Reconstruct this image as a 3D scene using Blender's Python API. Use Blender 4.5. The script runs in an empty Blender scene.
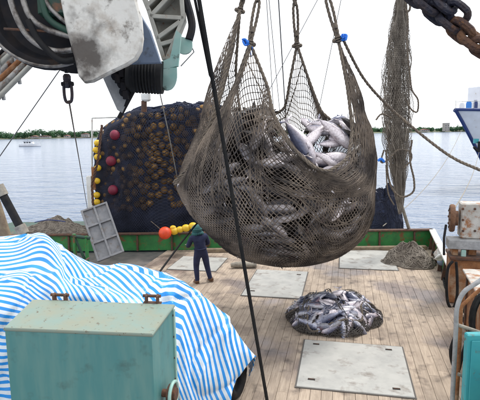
import bpy, math, random
import numpy as np
from mathutils import Vector, Matrix, Quaternion
random.seed(7); rng = np.random.default_rng(7)
R = math.radians
scene = bpy.context.scene
COL = scene.collection

# ------------------------------------------------------------------ camera
H = 4.5                                   # eye above the working deck
YAW, PITCH, ROLL = math.atan(105/480), math.atan(69.5/480), R(-0.955)
WATER = -2.6
_f = Vector((-math.sin(YAW), math.cos(YAW), 0)); _r = Vector((math.cos(YAW), math.sin(YAW), 0)); _z = Vector((0, 0, 1))
_fw = _f*math.cos(PITCH) - _z*math.sin(PITCH); _up = _z*math.cos(PITCH) + _f*math.sin(PITCH)
_rr = _r*math.cos(ROLL) + _up*math.sin(ROLL); _uu = _up*math.cos(ROLL) - _r*math.sin(ROLL)
cam = bpy.data.cameras.new('camera'); camo = bpy.data.objects.new('camera', cam); COL.objects.link(camo)
camo.matrix_world = Matrix(((_rr.x, _uu.x, -_fw.x, 0), (_rr.y, _uu.y, -_fw.y, 0), (_rr.z, _uu.z, -_fw.z, H), (0, 0, 0, 1)))
cam.sensor_width = 36; cam.lens = 36; cam.clip_start = .05; cam.clip_end = 20000
scene.camera = camo

# ------------------------------------------------------------------ sky, sun, exposure
SUN_EL, SUN_AZ = R(58), R(38)             # azimuth clockwise from +Y (aft)
w = bpy.data.worlds.new('World'); scene.world = w; w.use_nodes = True
nt = w.node_tree; nt.nodes.clear()
sky = nt.nodes.new('ShaderNodeTexSky'); sky.sky_type = 'NISHITA'; sky.sun_disc = False
sky.sun_elevation = SUN_EL; sky.sun_rotation = SUN_AZ; sky.dust_density = 1; sky.air_density = 1.0; sky.ozone_density = 1
hs = nt.nodes.new('ShaderNodeHueSaturation'); hs.inputs['Saturation'].default_value = .22
bg = nt.nodes.new('ShaderNodeBackground'); bg.inputs['Strength'].default_value = .15
out = nt.nodes.new('ShaderNodeOutputWorld')
ov = nt.nodes.new('ShaderNodeMix'); ov.data_type = 'RGBA'; ov.inputs[0].default_value = .75       # bright overcast veil over the clear sky
ov.inputs[7].default_value = (7.0, 7.2, 7.5, 1)
nt.links.new(sky.outputs[0], hs.inputs['Color']); nt.links.new(hs.outputs[0], ov.inputs[6]); nt.links.new(ov.outputs[2], bg.inputs[0]); nt.links.new(bg.outputs[0], out.inputs[0])
sl = bpy.data.lights.new('sun', 'SUN'); sl.energy = 1.5; sl.angle = R(14); sl.color = (1, .97, .92)
so = bpy.data.objects.new('sun', sl); COL.objects.link(so)
sd = Vector((math.sin(SUN_AZ)*math.cos(SUN_EL), math.cos(SUN_AZ)*math.cos(SUN_EL), math.sin(SUN_EL)))
so.rotation_euler = (-sd).to_track_quat('-Z', 'Y').to_euler(); so.location = (0, 0, 40)
scene.view_settings.view_transform = 'Standard'; scene.view_settings.look = 'None'
scene.view_settings.exposure = 0.8; scene.view_settings.gamma = 1

# ------------------------------------------------------------------ placing helpers
def ray(px, py):
    return _rr*((px-240)/480) + _uu*((200-py)/480) + _fw
def at(px, py, d):                        # point seen there, d metres ahead (horizontal)
    v = ray(px, py); return Vector((0, 0, H)) + v*(d/v.dot(_f))
def atz(px, py, z=0):                     # point seen there on a level plane
    v = ray(px, py); return Vector((0, 0, H)) + v*((z-H)/v.z)
def loc(lat, d, z):                       # lateral / ahead / height -> world
    return _r*lat + _f*d + _z*z

# ------------------------------------------------------------------ mesh helpers
class MB:
    def __init__(s): s.v = []; s.f = []; s.m = []; s.n = 0
    def add(s, vs, fs, m=0):
        o = s.n; s.v.extend([tuple(v) for v in vs]); s.n += len(vs)
        s.f.extend([tuple(i+o for i in f) for f in fs]); s.m.extend([m]*len(fs)); return s
    def box(s, c, size, ax=None, m=0, bev=0):
        c = Vector(c); X, Y, Z = ax or (Vector((1, 0, 0)), Vector((0, 1, 0)), Vector((0, 0, 1)))
        a, b, h = [q/2 for q in size]
        if not bev:
            vs = [c+X*a*i+Y*b*j+Z*h*k for k in (-1, 1) for j in (-1, 1) for i in (-1, 1)]
            return s.add(vs, [(0, 2, 3, 1), (4, 5, 7, 6), (0, 1, 5, 4), (2, 6, 7, 3), (0, 4, 6, 2), (1, 3, 7, 5)], m)
        e = bev; ring = [(a-e, b), (-a+e, b), (-a, b-e), (-a, -b+e), (-a+e, -b), (a-e, -b), (a, -b+e), (a, b-e)]
        vs = []
        for zz, k in ((-h, e), (-h+e, 0), (h-e, 0), (h, e)):
            for x, y in ring:
                vs.append(c+X*(x-math.copysign(k*.99, x))+Y*(y-math.copysign(k*.99, y))+Z*zz)
        fs = [tuple(range(7, -1, -1)), tuple(range(24, 32))]
        for l in range(3):
            for i in range(8): j = (i+1) % 8; fs.append((l*8+i, l*8+j, l*8+8+j, l*8+8+i))
        return s.add(vs, fs, m)
    def tube(s, pts, r, sides=8, m=0, caps=True, closed=False):
        pts = [Vector(p) for p in pts]; n = len(pts); rs = r if hasattr(r, '__len__') else [r]*n
        T = []
        for i in range(n):
            if closed: t = pts[(i+1) % n]-pts[i-1]
            else: t = pts[min(i+1, n-1)]-pts[max(i-1, 0)]
            T.append(t.normalized() if t.length > 1e-9 else Vector((0, 0, 1)))
        u = T[0].orthogonal().normalized(); vs = []
        for i in range(n):
            u = (u-T[i]*u.dot(T[i]));
            u = u.normalized() if u.length > 1e-6 else T[i].orthogonal().normalized()
            w_ = T[i].cross(u)
            for k in range(sides):
                a = 2*math.pi*k/sides; vs.append(pts[i]+(u*math.cos(a)+w_*math.sin(a))*rs[i])
        fs = []
        for i in range(n if closed else n-1):
            j = (i+1) % n
            for k in range(sides): l = (k+1) % sides; fs.append((i*sides+k, i*sides+l, j*sides+l, j*sides+k))
        if caps and not closed:
            fs.append(tuple(range(sides-1, -1, -1))); fs.append(tuple((n-1)*sides+k for k in range(sides)))
        return s.add(vs, fs, m)
    def rope(s, pts, r, pitch=None, m=0):               # three laid strands
        pts = resample(pts, max(.5*r*2.2, .03) if r < .05 else r*.9); pitch = pitch or r*9
        P = [Vector(p) for p in pts]; n = len(P); L = 0; u = None; st = [[], [], []]
        for i in range(n):
            t = (P[min(i+1, n-1)]-P[max(i-1, 0)]).normalized()
            if u is None: u = t.orthogonal().normalized()
            u = (u-t*u.dot(t)).normalized(); w_ = t.cross(u)
            if i: L += (P[i]-P[i-1]).length
            for k in range(3):
                a = 2*math.pi*(L/pitch+k/3); st[k].append(P[i]+(u*math.cos(a)+w_*math.sin(a))*r*.52)
        for k in range(3): s.tube(st[k], r*.56, 5, m)
        return s
    def segs(s, A, B, r, m=0, sides=3):
        A = np.asarray(A, float); B = np.asarray(B, float); t = B-A; l = np.linalg.norm(t, axis=1, keepdims=True)
        ok = l[:, 0] > 1e-5; A, B, t, l = A[ok], B[ok], t[ok], l[ok]; t = t/l
        ref = np.where(np.abs(t[:, 2:3]) < .9, np.array([[0, 0, 1.]]), np.array([[1., 0, 0]]))
        u = np.cross(t, ref); u /= np.linalg.norm(u, axis=1, keepdims=True); w_ = np.cross(t, u)
        e = t*r*.5; vs = []
        for P in (A-e, B+e):
            for k in range(sides):
                a = 2*math.pi*k/sides; vs.append(P+(u*math.cos(a)+w_*math.sin(a))*r)
        V = np.stack(vs, 1).reshape(-1, 3); o = s.n; n = len(A); s.v.extend(map(tuple, V)); s.n += len(V)
        base = o+np.arange(n)*2*sides
        for k in range(sides):
            l2 = (k+1) % sides
            F = np.stack([base+k, base+l2, base+sides+l2, base+sides+k], 1); s.f.extend(map(tuple, F.tolist()))
        s.m.extend([m]*(n*sides)); return s
    def lathe(s, c, axis, prof, seg=24, m=0, arc=1.0):   # prof: (along, radius)
        c = Vector(c); A = Vector(axis).normalized(); u = A.orthogonal().normalized(); w_ = A.cross(u); vs = []
        for (h, r) in prof:
            for k in range(seg):
                a = 2*math.pi*k/seg; vs.append(c+A*h+(u*math.cos(a)+w_*math.sin(a))*r)
        fs = []
        for i in range(len(prof)-1):
            for k in range(seg): l = (k+1) % seg; fs.append((i*seg+k, i*seg+l, i*seg+seg+l, i*seg+seg+k))
        fs.append(tuple(range(seg-1, -1, -1))); fs.append(tuple((len(prof)-1)*seg+k for k in range(seg)))
        return s.add(vs, fs, m)
    def prism(s, poly, off, m=0, bev=0):                 # polygon of points swept by a vector
        poly = [Vector(p) for p in poly]; off = Vector(off); n = len(poly)
        c = sum(poly, Vector())/n
        if bev:
            k = off.normalized()*bev; ins = [p+(c-p).normalized()*bev for p in poly]
            rings = [ins, [p+k for p in poly], [p+off-k for p in poly], [p+off for p in ins]]
        else: rings = [poly, [p+off for p in poly]]
        vs = [p for r_ in rings for p in r_]; fs = []
        for i in range(len(rings)-1):
            for k in range(n): l = (k+1) % n; fs.append((i*n+k, i*n+l, i*n+n+l, i*n+n+k))
        fs.append(tuple(range(n-1, -1, -1))); fs.append(tuple((len(rings)-1)*n+k for k in range(n)))
        return s.add(vs, fs, m)
    def grid(s, P, m=0, closeu=False):                   # P[i][j]
        n, k = len(P), len(P[0]); vs = [p for row in P for p in row]; fs = []
        for i in range(n if closeu else n-1):
            i2 = (i+1) % n
            for j in range(k-1): fs.append((i*k+j, i2*k+j, i2*k+j+1, i*k+j+1))
        return s.add(vs, fs, m)
    def sphere(s, c, r, seg=10, rings=7, m=0, sc=(1, 1, 1)):
        c = Vector(c); vs = []; fs = []
        for i in range(rings+1):
            t = math.pi*i/rings
            for k in range(seg):
                a = 2*math.pi*k/seg
                vs.append(c+Vector((math.sin(t)*math.cos(a)*r*sc[0], math.sin(t)*math.sin(a)*r*sc[1], math.cos(t)*r*sc[2])))
        for i in range(rings):
            for k in range(seg): l = (k+1) % seg; fs.append((i*seg+k, (i+1)*seg+k, (i+1)*seg+l, i*seg+l))
        return s.add(vs, fs, m)
    def mesh(s, name, mats, origin=(0, 0, 0), smooth=True):
        me = bpy.data.meshes.new(name); ox, oy, oz = origin
        me.from_pydata([(a-ox, b-oy, c-oz) for a, b, c in s.v], [], s.f)
        for mm in (mats if isinstance(mats, (list, tuple)) else [mats]): me.materials.append(mm)
        if len(me.materials) > 1: me.polygons.foreach_set('material_index', s.m)
        me.polygons.foreach_set('use_smooth', [smooth]*len(me.polygons))
        me.update(); return me
    def center(s):
        a = np.array(s.v); lo, hi = a.min(0), a.max(0); return Vector(((lo[0]+hi[0])/2, (lo[1]+hi[1])/2, lo[2]))
    def obj(s, name, mats, parent=None, smooth=True, origin=None, auto=True):
        if origin is None: origin = parent['_o'] if parent is not None and '_o' in parent else (s.center() if parent is None else (0, 0, 0))
        org = Vector(origin); me = s.mesh(name, mats, org, smooth)
        o = bpy.data.objects.new(name, me); COL.objects.link(o)
        if smooth and auto: sharp(me)
        if parent is None: o.location = org
        else: o.parent = parent
        o['_o'] = tuple(org); return o
def sharp(me, ang=38):
    me.set_sharp_from_angle(angle=R(ang)) if hasattr(me, 'set_sharp_from_angle') else None
def resample(pts, step):
    P = [Vector(p) for p in pts]; out_ = [P[0].copy()]; carry = 0
    tot = sum((P[i+1]-P[i]).length for i in range(len(P)-1)); n = max(2, int(tot/step)+1); step = tot/n
    acc = 0; i = 0; cum = [0]
    for a, b in zip(P, P[1:]): cum.append(cum[-1]+(b-a).length)
    for k in range(1, n+1):
        t = k*step
        while i < len(P)-2 and cum[i+1] < t: i += 1
        q = (t-cum[i])/max(1e-9, cum[i+1]-cum[i]); out_.append(P[i].lerp(P[i+1], min(1, q)))
    return out_
def cr(P, n=8, closed=False):                            # Catmull-Rom through points
    P = [Vector(p) for p in P]; k = len(P); o = []
    for i in range(k if closed else k-1):
        if closed: a, b, c, d = P[i-1], P[i], P[(i+1) % k], P[(i+2) % k]
        else: a, b, c, d = P[max(0, i-1)], P[i], P[i+1], P[min(k-1, i+2)]
        for j in range(n):
            t = j/n; o.append(.5*((2*b)+(c-a)*t+(2*a-5*b+4*c-d)*t*t+(3*b-a-3*c+d)*t**3))
    if not closed: o.append(P[-1])
    return o
def sag(a, b, amt, n=24):
    a, b = Vector(a), Vector(b); return [a.lerp(b, i/n)-_z*amt*4*(i/n)*(1-i/n) for i in range(n+1)]
def tag(o, label, cat, group=None, kind=None):
    if label: o['label'] = label
    if cat: o['category'] = cat
    if group: o['group'] = group
    if kind: o['kind'] = kind
    return o
def empty(name, p, label, cat, group=None):
    o = bpy.data.objects.new(name, None); COL.objects.link(o); o.location = p; o['_o'] = tuple(p); o.empty_display_size = .2
    return tag(o, label, cat, group)
def structure(o): o['kind'] = 'structure'; return o
_np = [np.random.default_rng(3).uniform(-1, 1, (8, 3)), np.random.default_rng(4).uniform(0, 6.28, 8)]
def wob(p, s=1.0):                                       # cheap smooth noise, -1..1
    x, y, z = p[0]*s, p[1]*s, p[2]*s; t = 0
    for (a, b, c), ph in zip(*_np): t += math.sin(2.6*(a*x+b*y+c*z)+ph)
    return t/4

# ------------------------------------------------------------------ materials
def lin(c): return tuple(((v/12.92) if v <= .04045 else ((v+.055)/1.055)**2.4) for v in [q/255 for q in c])
def mat(name, col, rough=.6, metal=0, col2=None, scale=4, lo=.4, hi=.65, stain=None, sscale=1.5, slo=.55, shi=.7, bump=0, bscale=30,
        detail=6, coat=0, rand=0, coord='Object', stretch=None, spec=.5, samt=1.0, trans=0):
    m = bpy.data.materials.new(name); m.use_nodes = True; t = m.node_tree; N = t.nodes; L = t.links
    b = N['Principled BSDF']; b.inputs['Roughness'].default_value = rough; b.inputs['Metallic'].default_value = metal
    b.inputs['Coat Weight'].default_value = coat; b.inputs['Specular IOR Level'].default_value = spec
    if coord == 'World': tc = N.new('ShaderNodeNewGeometry').outputs['Position']
    else: tc = N.new('ShaderNodeTexCoord').outputs['Object']
    if rand:                                             # shift the texture from object to object
        oi = N.new('ShaderNodeObjectInfo'); mu = N.new('ShaderNodeMath'); mu.operation = 'MULTIPLY'; mu.inputs[1].default_value = 40
        va = N.new('ShaderNodeVectorMath'); va.operation = 'ADD'; L.new(oi.outputs['Random'], mu.inputs[0]); L.new(mu.outputs[0], va.inputs[1]); L.new(tc, va.inputs[0]); tc2 = va.outputs[0]
    else: tc2 = tc
    vec = tc2
    if stretch:
        mp = N.new('ShaderNodeMapping'); mp.inputs['Scale'].default_value = stretch; L.new(tc2, mp.inputs[0]); vec = mp.outputs[0]
    def noise(v, sc, lo_, hi_):
        n = N.new('ShaderNodeTexNoise'); n.inputs['Scale'].default_value = sc; n.inputs['Detail'].default_value = detail; n.inputs['Roughness'].default_value = .62
        L.new(v, n.inputs['Vector']); r = N.new('ShaderNodeValToRGB'); r.color_ramp.elements[0].position = lo_; r.color_ramp.elements[1].position = hi_
        L.new(n.outputs['Fac'], r.inputs[0]); return r.outputs[0]
    def mix(f, a, c):
        x = N.new('ShaderNodeMix'); x.data_type = 'RGBA'
        L.new(f, x.inputs[0]) if not isinstance(f, float) else setattr(x.inputs[0], 'default_value', f)
        for s_, v in ((6, a), (7, c)):
            if isinstance(v, tuple): x.inputs[s_].default_value = (*v[:3], 1)
            else: L.new(v, x.inputs[s_])
        return x.outputs[2]
    c = tuple(col)
    if col2 is not None: c = mix(noise(vec, scale, lo, hi), c, tuple(col2))
    if stain is not None:
        f = noise(tc2 if coord != 'World' else tc, sscale, slo, shi)
        if samt < 1:
            q = N.new('ShaderNodeMath'); q.operation = 'MULTIPLY'; q.inputs[1].default_value = samt; L.new(f, q.inputs[0]); f = q.outputs[0]
        c = mix(f, c, tuple(stain))
    if rand:
        hsv = N.new('ShaderNodeHueSaturation'); mr = N.new('ShaderNodeMapRange'); mr.inputs[3].default_value = 1-rand; mr.inputs[4].default_value = 1+rand
        L.new(oi.outputs['Random'], mr.inputs[0]); L.new(mr.outputs[0], hsv.inputs['Value'])
        L.new(c, hsv.inputs['Color']) if not isinstance(c, tuple) else setattr(hsv.inputs['Color'], 'default_value', (*c[:3], 1)); c = hsv.outputs[0]
    if isinstance(c, tuple): b.inputs['Base Color'].default_value = (*c[:3], 1)
    else: L.new(c, b.inputs['Base Color'])
    if bump:
        n = N.new('ShaderNodeTexNoise'); n.inputs['Scale'].default_value = bscale; n.inputs['Detail'].default_value = 5; L.new(vec, n.inputs['Vector'])
        bp = N.new('ShaderNodeBump'); bp.inputs['Strength'].default_value = bump; bp.inputs['Distance'].default_value = .02
        L.new(n.outputs['Fac'], bp.inputs['Height']); L.new(bp.outputs[0], b.inputs['Normal'])
    return m
RUST = (.16, .06, .022); RUST2 = (.28, .12, .045)
M = {}
M['twine'] = mat('twine', (.15, .125, .1), .9, col2=(.075, .062, .052), scale=3)
M['twine_bag'] = mat('twine_bag', (.2, .155, .118), .8, col2=(.04, .03, .025), scale=1.5, lo=.38, hi=.62, detail=4)
M['twine_wet'] = mat('twine_wet', (.075, .066, .058), .75, col2=(.045, .038, .034), scale=4)
M['twine_pale'] = mat('twine_pale', (.27, .235, .195), .9, col2=(.14, .118, .098), scale=5)
M['rope_brown'] = mat('rope_brown', (.17, .135, .1), .9, col2=(.08, .065, .055), scale=14, bump=.4, bscale=120)
M['rope_pale'] = mat('rope_pale', (.3, .27, .22), .9, col2=(.17, .15, .13), scale=9)
M['rope_dark'] = mat('rope_dark', (.011, .011, .012), .7, col2=(.02, .019, .018), scale=8, bump=.3, bscale=90, spec=.2)
M['wire'] = mat('wire', (.12, .12, .12), .5, .4)
M['blue_rope'] = mat('blue_rope', (.01, .13, .6), .6, col2=(.02, .2, .7), scale=20)
M['navy_net'] = mat('navy_net', (.012, .016, .035), .9, col2=(.02, .027, .06), scale=2.5, stain=(.02, .016, .013), sscale=1.2, bump=1, bscale=18)
M['navy_twine'] = mat('navy_twine', (.012, .014, .028), .9, col2=(.022, .026, .05), scale=2)
M['float_amber'] = mat('float_amber', (.2, .105, .025), .75, col2=(.07, .04, .018), scale=5, rand=.4)
M['float_red'] = mat('float_red', (.19, .012, .04), .6, col2=(.12, .008, .02), scale=4, rand=.15)
M['float_yellow'] = mat('float_yellow', (.75, .5, .02), .5, col2=(.6, .36, .02), scale=5)
M['float_orange'] = mat('float_orange', (.75, .07, .015), .45, col2=(.55, .05, .015), scale=4)
M['green_paint'] = mat('green_paint', (.03, .2, .045), .55, col2=(.02, .13, .035), scale=3, stain=RUST, sscale=3.2, slo=.55, shi=.66, bump=.3)
M['dark_green'] = mat('dark_green', (.015, .06, .035), .6, col2=(.01, .035, .025), scale=3, stain=RUST, sscale=3, slo=.6, shi=.68)
M['white_paint'] = mat('white_paint', (.66, .66, .63), .5, col2=(.5, .49, .46), scale=3, stain=RUST2, sscale=3.5, slo=.58, shi=.68, bump=.2)
M['grey_paint'] = mat('grey_paint', (.34, .34, .34), .6, col2=(.22, .22, .22), scale=5, stain=RUST, sscale=4, slo=.58, shi=.7, bump=.3)
M['rust'] = mat('rust', RUST2, .9, col2=RUST, scale=5, stain=(.36, .25, .16), sscale=3, slo=.52, shi=.72, bump=.7, bscale=25)
M['rust_brown'] = mat('rust_brown', (.17, .085, .045), .9, col2=(.09, .045, .028), scale=6, stain=(.26, .19, .13), sscale=4, slo=.55, shi=.75, bump=.7, bscale=25)
M['winch_paint'] = mat('winch_paint', (.5, .48, .44), .6, col2=(.36, .33, .29), scale=4, stain=RUST2, sscale=5, slo=.5, shi=.62, bump=.3)
M['rust_dark'] = mat('rust_dark', (.06, .035, .025), .8, col2=(.12, .05, .025), scale=9, bump=.6, bscale=30)
M['steel_dark'] = mat('steel_dark', (.012, .013, .017), .7, 0, spec=.15, col2=(.026, .022, .022), scale=6, stain=(.06, .035, .02), sscale=5, slo=.6, shi=.75)
M['black_rubber'] = mat('black_rubber', (.01, .01, .011), .7, col2=(.022, .02, .019), scale=6, spec=.2)
M['teal'] = mat('teal', (.07, .205, .2), .45, col2=(.11, .235, .215), scale=2.2, stretch=(3, 3, .45), stain=(.055, .095, .085), sscale=5, slo=.56, shi=.8, bump=.15, bscale=4, samt=.75)
M['teal_top'] = mat('teal_lid', (.18, .25, .215), .55, col2=(.22, .235, .175), scale=2.6, stain=(.1, .07, .04), sscale=17, slo=.61, shi=.68, bump=.12, bscale=14)
M['teal_pale'] = mat('teal_pale', (.24, .42, .37), .5, col2=(.34, .46, .41), scale=4, stain=(.08, .1, .08), sscale=7, slo=.6, shi=.7)
M['teal_vivid'] = mat('teal_vivid', (.03, .26, .3), .45, col2=(.04, .3, .32), scale=3, stain=(.1, .1, .07), sscale=5, slo=.6, shi=.7)
M['slate_paint'] = mat('slate_paint', (.13, .17, .24), .5, col2=(.17, .21, .28), scale=4, stain=(.06, .06, .06), sscale=5, slo=.58, shi=.7)
M['cream_steel'] = mat('cream_steel', (.42, .41, .36), .6, col2=(.3, .28, .24), scale=5, stain=RUST2, sscale=7, slo=.6, shi=.68)
M['cheek'] = mat('cheek', (.72, .7, .66), .55, col2=(.5, .46, .42), scale=5, lo=.5, hi=.75, stain=(.12, .095, .075), sscale=3.4, slo=.53, shi=.63, bump=.15, detail=9)
def cheek_mat():
    m = mat('cheek', (.64, .61, .55), .6, col2=(.33, .27, .21), scale=4.5, lo=.5, hi=.72, stain=(.1, .075, .055), sscale=6, slo=.58, shi=.68, bump=.25, bscale=14, detail=10, samt=.85)
    t = m.node_tree; N = t.nodes; L = t.links; b = N['Principled BSDF']; old = b.inputs['Base Color'].links[0].from_socket
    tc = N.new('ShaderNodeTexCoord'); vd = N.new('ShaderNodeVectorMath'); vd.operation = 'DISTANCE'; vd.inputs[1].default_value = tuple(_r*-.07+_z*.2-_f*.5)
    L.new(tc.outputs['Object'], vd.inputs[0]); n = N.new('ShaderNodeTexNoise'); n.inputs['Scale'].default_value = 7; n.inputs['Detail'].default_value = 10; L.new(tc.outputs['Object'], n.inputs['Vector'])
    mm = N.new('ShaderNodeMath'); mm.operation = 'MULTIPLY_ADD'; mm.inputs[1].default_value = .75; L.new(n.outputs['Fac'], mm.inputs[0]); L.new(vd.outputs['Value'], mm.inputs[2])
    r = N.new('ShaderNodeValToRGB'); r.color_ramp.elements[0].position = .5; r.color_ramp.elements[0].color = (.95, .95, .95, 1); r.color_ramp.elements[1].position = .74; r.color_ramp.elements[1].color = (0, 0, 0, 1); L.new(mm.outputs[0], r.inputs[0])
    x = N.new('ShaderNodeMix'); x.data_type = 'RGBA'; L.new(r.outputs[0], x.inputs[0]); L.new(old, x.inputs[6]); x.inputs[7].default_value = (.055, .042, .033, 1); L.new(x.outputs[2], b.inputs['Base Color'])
    return m
M['cheek'] = cheek_mat()
M['hose_pale'] = mat('hose_pale', (.27, .25, .23), .4, .3, col2=(.08, .065, .055), scale=11, lo=.42, hi=.62)
M['boom_grey'] = mat('boom_grey', (.38, .36, .33), .6, col2=(.1, .08, .06), scale=7, stain=RUST, sscale=9, slo=.54, shi=.64, bump=.3)
M['chain'] = mat('chain', (.022, .022, .035), .6, .3, col2=(.05, .03, .025), scale=9, stain=(.12, .05, .02), sscale=7, slo=.58, shi=.68, bump=.6, bscale=50)
M['chain_rust'] = mat('chain_rust', (.14, .065, .03), .8, .2, col2=(.05, .03, .03), scale=12, stain=(.35, .14, .02), sscale=9, slo=.62, shi=.7, bump=.8, bscale=60)
M['plate_deck'] = mat('plate_deck', (.4, .39, .36), .7, col2=(.31, .305, .285), scale=2, stain=(.15, .12, .095), sscale=3.3, slo=.54, shi=.76, bump=.12, rand=.05)
M['deck_steel'] = mat('deck_steel', (.14, .125, .115), .6, col2=(.07, .068, .068), scale=2, stain=(.05, .045, .04), sscale=1.5)
M['slot'] = mat('slot', (.03, .028, .025), .8)
M['coaming'] = mat('coaming', (.1, .09, .08), .8)
M['sill_wood'] = mat('sill_wood', (.22, .17, .11), .85, col2=(.14, .1, .07), scale=6, bump=.3)
M['hull_paint'] = mat('hull_paint', (.04, .1, .09), .5, col2=(.03, .07, .065), scale=1)
M['grid_metal'] = mat('grid_metal', (.21, .21, .22), .6, col2=(.14, .145, .16), scale=4, stain=(.13, .1, .08), sscale=5, slo=.55, shi=.72)
M['coverall'] = mat('coverall', (.012, .016, .05), .9, col2=(.02, .026, .07), scale=9, bump=.5, bscale=14)
M['hood'] = mat('hood', (.03, .13, .13), .85, col2=(.02, .08, .09), scale=12)
M['shoe'] = mat('shoe', (.12, .06, .03), .7)
M['skin'] = mat('skin', (.3, .16, .1), .6)
M['glove'] = mat('glove', (.25, .23, .2), .8)
M['hair'] = mat('hair', (.01, .009, .008), .6)
M['leaf'] = mat('leaf', (.03, .085, .035), .8, col2=(.05, .13, .05), scale=.05, lo=.4, hi=.6)
M['land'] = mat('land', (.1, .12, .07), .9, col2=(.18, .15, .1), scale=.02)
M['house_wall'] = mat('house_wall', (.3, .28, .26), .8, rand=.25)
M['house_roof'] = mat('house_roof', (.16, .075, .055), .8, rand=.3)
M['glass'] = mat('glass', (.03, .04, .05), .1)
M['ship_white'] = mat('ship_white', (.74, .75, .78), .4, col2=(.66, .66, .68), scale=.8, stain=(.4, .27, .17), sscale=1.1, slo=.66, shi=.74)
M['ship_blue'] = mat('ship_blue', (.015, .03, .12), .45, col2=(.02, .04, .15), scale=1)
M['vivid_blue'] = mat('vivid_blue', (.02, .16, .5), .5)

# planks: bleached boards, stains run across them in world space
def plank_mat():
    m = mat('deck_board', (.43, .345, .265), .85, col2=(.29, .225, .17), scale=5, lo=.35, hi=.68, stain=(.12, .09, .075), sscale=1.1, slo=.5, shi=.72, samt=.8,
            bump=.35, bscale=8, coord='World', stretch=(6, .45, 6), rand=.13, detail=7)
    t = m.node_tree; N = t.nodes; L = t.links; b = N['Principled BSDF']
    g = N.new('ShaderNodeNewGeometry'); n = N.new('ShaderNodeTexNoise'); n.inputs['Scale'].default_value = 3.1; n.inputs['Detail'].default_value = 8; L.new(g.outputs['Position'], n.inputs['Vector'])
    r = N.new('ShaderNodeValToRGB'); r.color_ramp.elements[0].position = .56; r.color_ramp.elements[1].position = .7; L.new(n.outputs['Fac'], r.inputs[0])
    old = b.inputs['Base Color'].links[0].from_socket; x = N.new('ShaderNodeMix'); x.data_type = 'RGBA'
    mu = N.new('ShaderNodeMath'); mu.operation = 'MULTIPLY'; mu.inputs[1].default_value = .7; L.new(r.outputs[0], mu.inputs[0])
    L.new(mu.outputs[0], x.inputs[0]); L.new(old, x.inputs[6]); x.inputs[7].default_value = (.09, .068, .055, 1)
    # wet patches: slightly darker, glossier, bluish
    n2 = N.new('ShaderNodeTexNoise'); n2.inputs['Scale'].default_value = .42; n2.inputs['Detail'].default_value = 4; L.new(g.outputs['Position'], n2.inputs['Vector'])
    r2 = N.new('ShaderNodeValToRGB'); r2.color_ramp.elements[0].position = .52; r2.color_ramp.elements[1].position = .6; L.new(n2.outputs['Fac'], r2.inputs[0])
    y = N.new('ShaderNodeMix'); y.data_type = 'RGBA'; y.blend_type = 'MULTIPLY'; L.new(r2.outputs[0], y.inputs[0]); L.new(x.outputs[2], y.inputs[6]); y.inputs[7].default_value = (.56, .54, .6, 1)
    L.new(y.outputs[2], b.inputs['Base Color'])
    mr = N.new('ShaderNodeMapRange'); mr.inputs[3].default_value = .85; mr.inputs[4].default_value = .34; L.new(r2.outputs[0], mr.inputs[0]); L.new(mr.outputs[0], b.inputs['Roughness'])
    return m
M['plank'] = plank_mat()

def water_mat():
    m = bpy.data.materials.new('sea'); m.use_nodes = True; t = m.node_tree; N = t.nodes; L = t.links; b = N['Principled BSDF']
    b.inputs['Base Color'].default_value = (.1, .145, .225, 1); b.inputs['Roughness'].default_value = .12; b.inputs['IOR'].default_value = 1.33
    g = N.new('ShaderNodeNewGeometry'); prev = None
    for sc, st, dist, rot in (((.13, .3, .3), 1, 1.3, .3), ((.45, 1.0, 1), 1, .55, .15), ((1.7, 3.4, 1), 1, .14, -.15)):
        mp = N.new('ShaderNodeMapping'); mp.inputs['Scale'].default_value = sc; mp.inputs['Rotation'].default_value = (0, 0, rot+YAW); L.new(g.outputs['Position'], mp.inputs[0])
        n = N.new('ShaderNodeTexNoise'); n.inputs['Scale'].default_value = 1; n.inputs['Detail'].default_value = 4; n.inputs['Roughness'].default_value = .55; L.new(mp.outputs[0], n.inputs['Vector'])
        bp = N.new('ShaderNodeBump'); bp.inputs['Strength'].default_value = st; bp.inputs['Distance'].default_value = dist; L.new(n.outputs['Fac'], bp.inputs['Height'])
        if prev: L.new(prev, bp.inputs['Normal'])
        prev = bp.outputs[0]
    L.new(prev, b.inputs['Normal']); return m
M['sea'] = water_mat()

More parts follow.
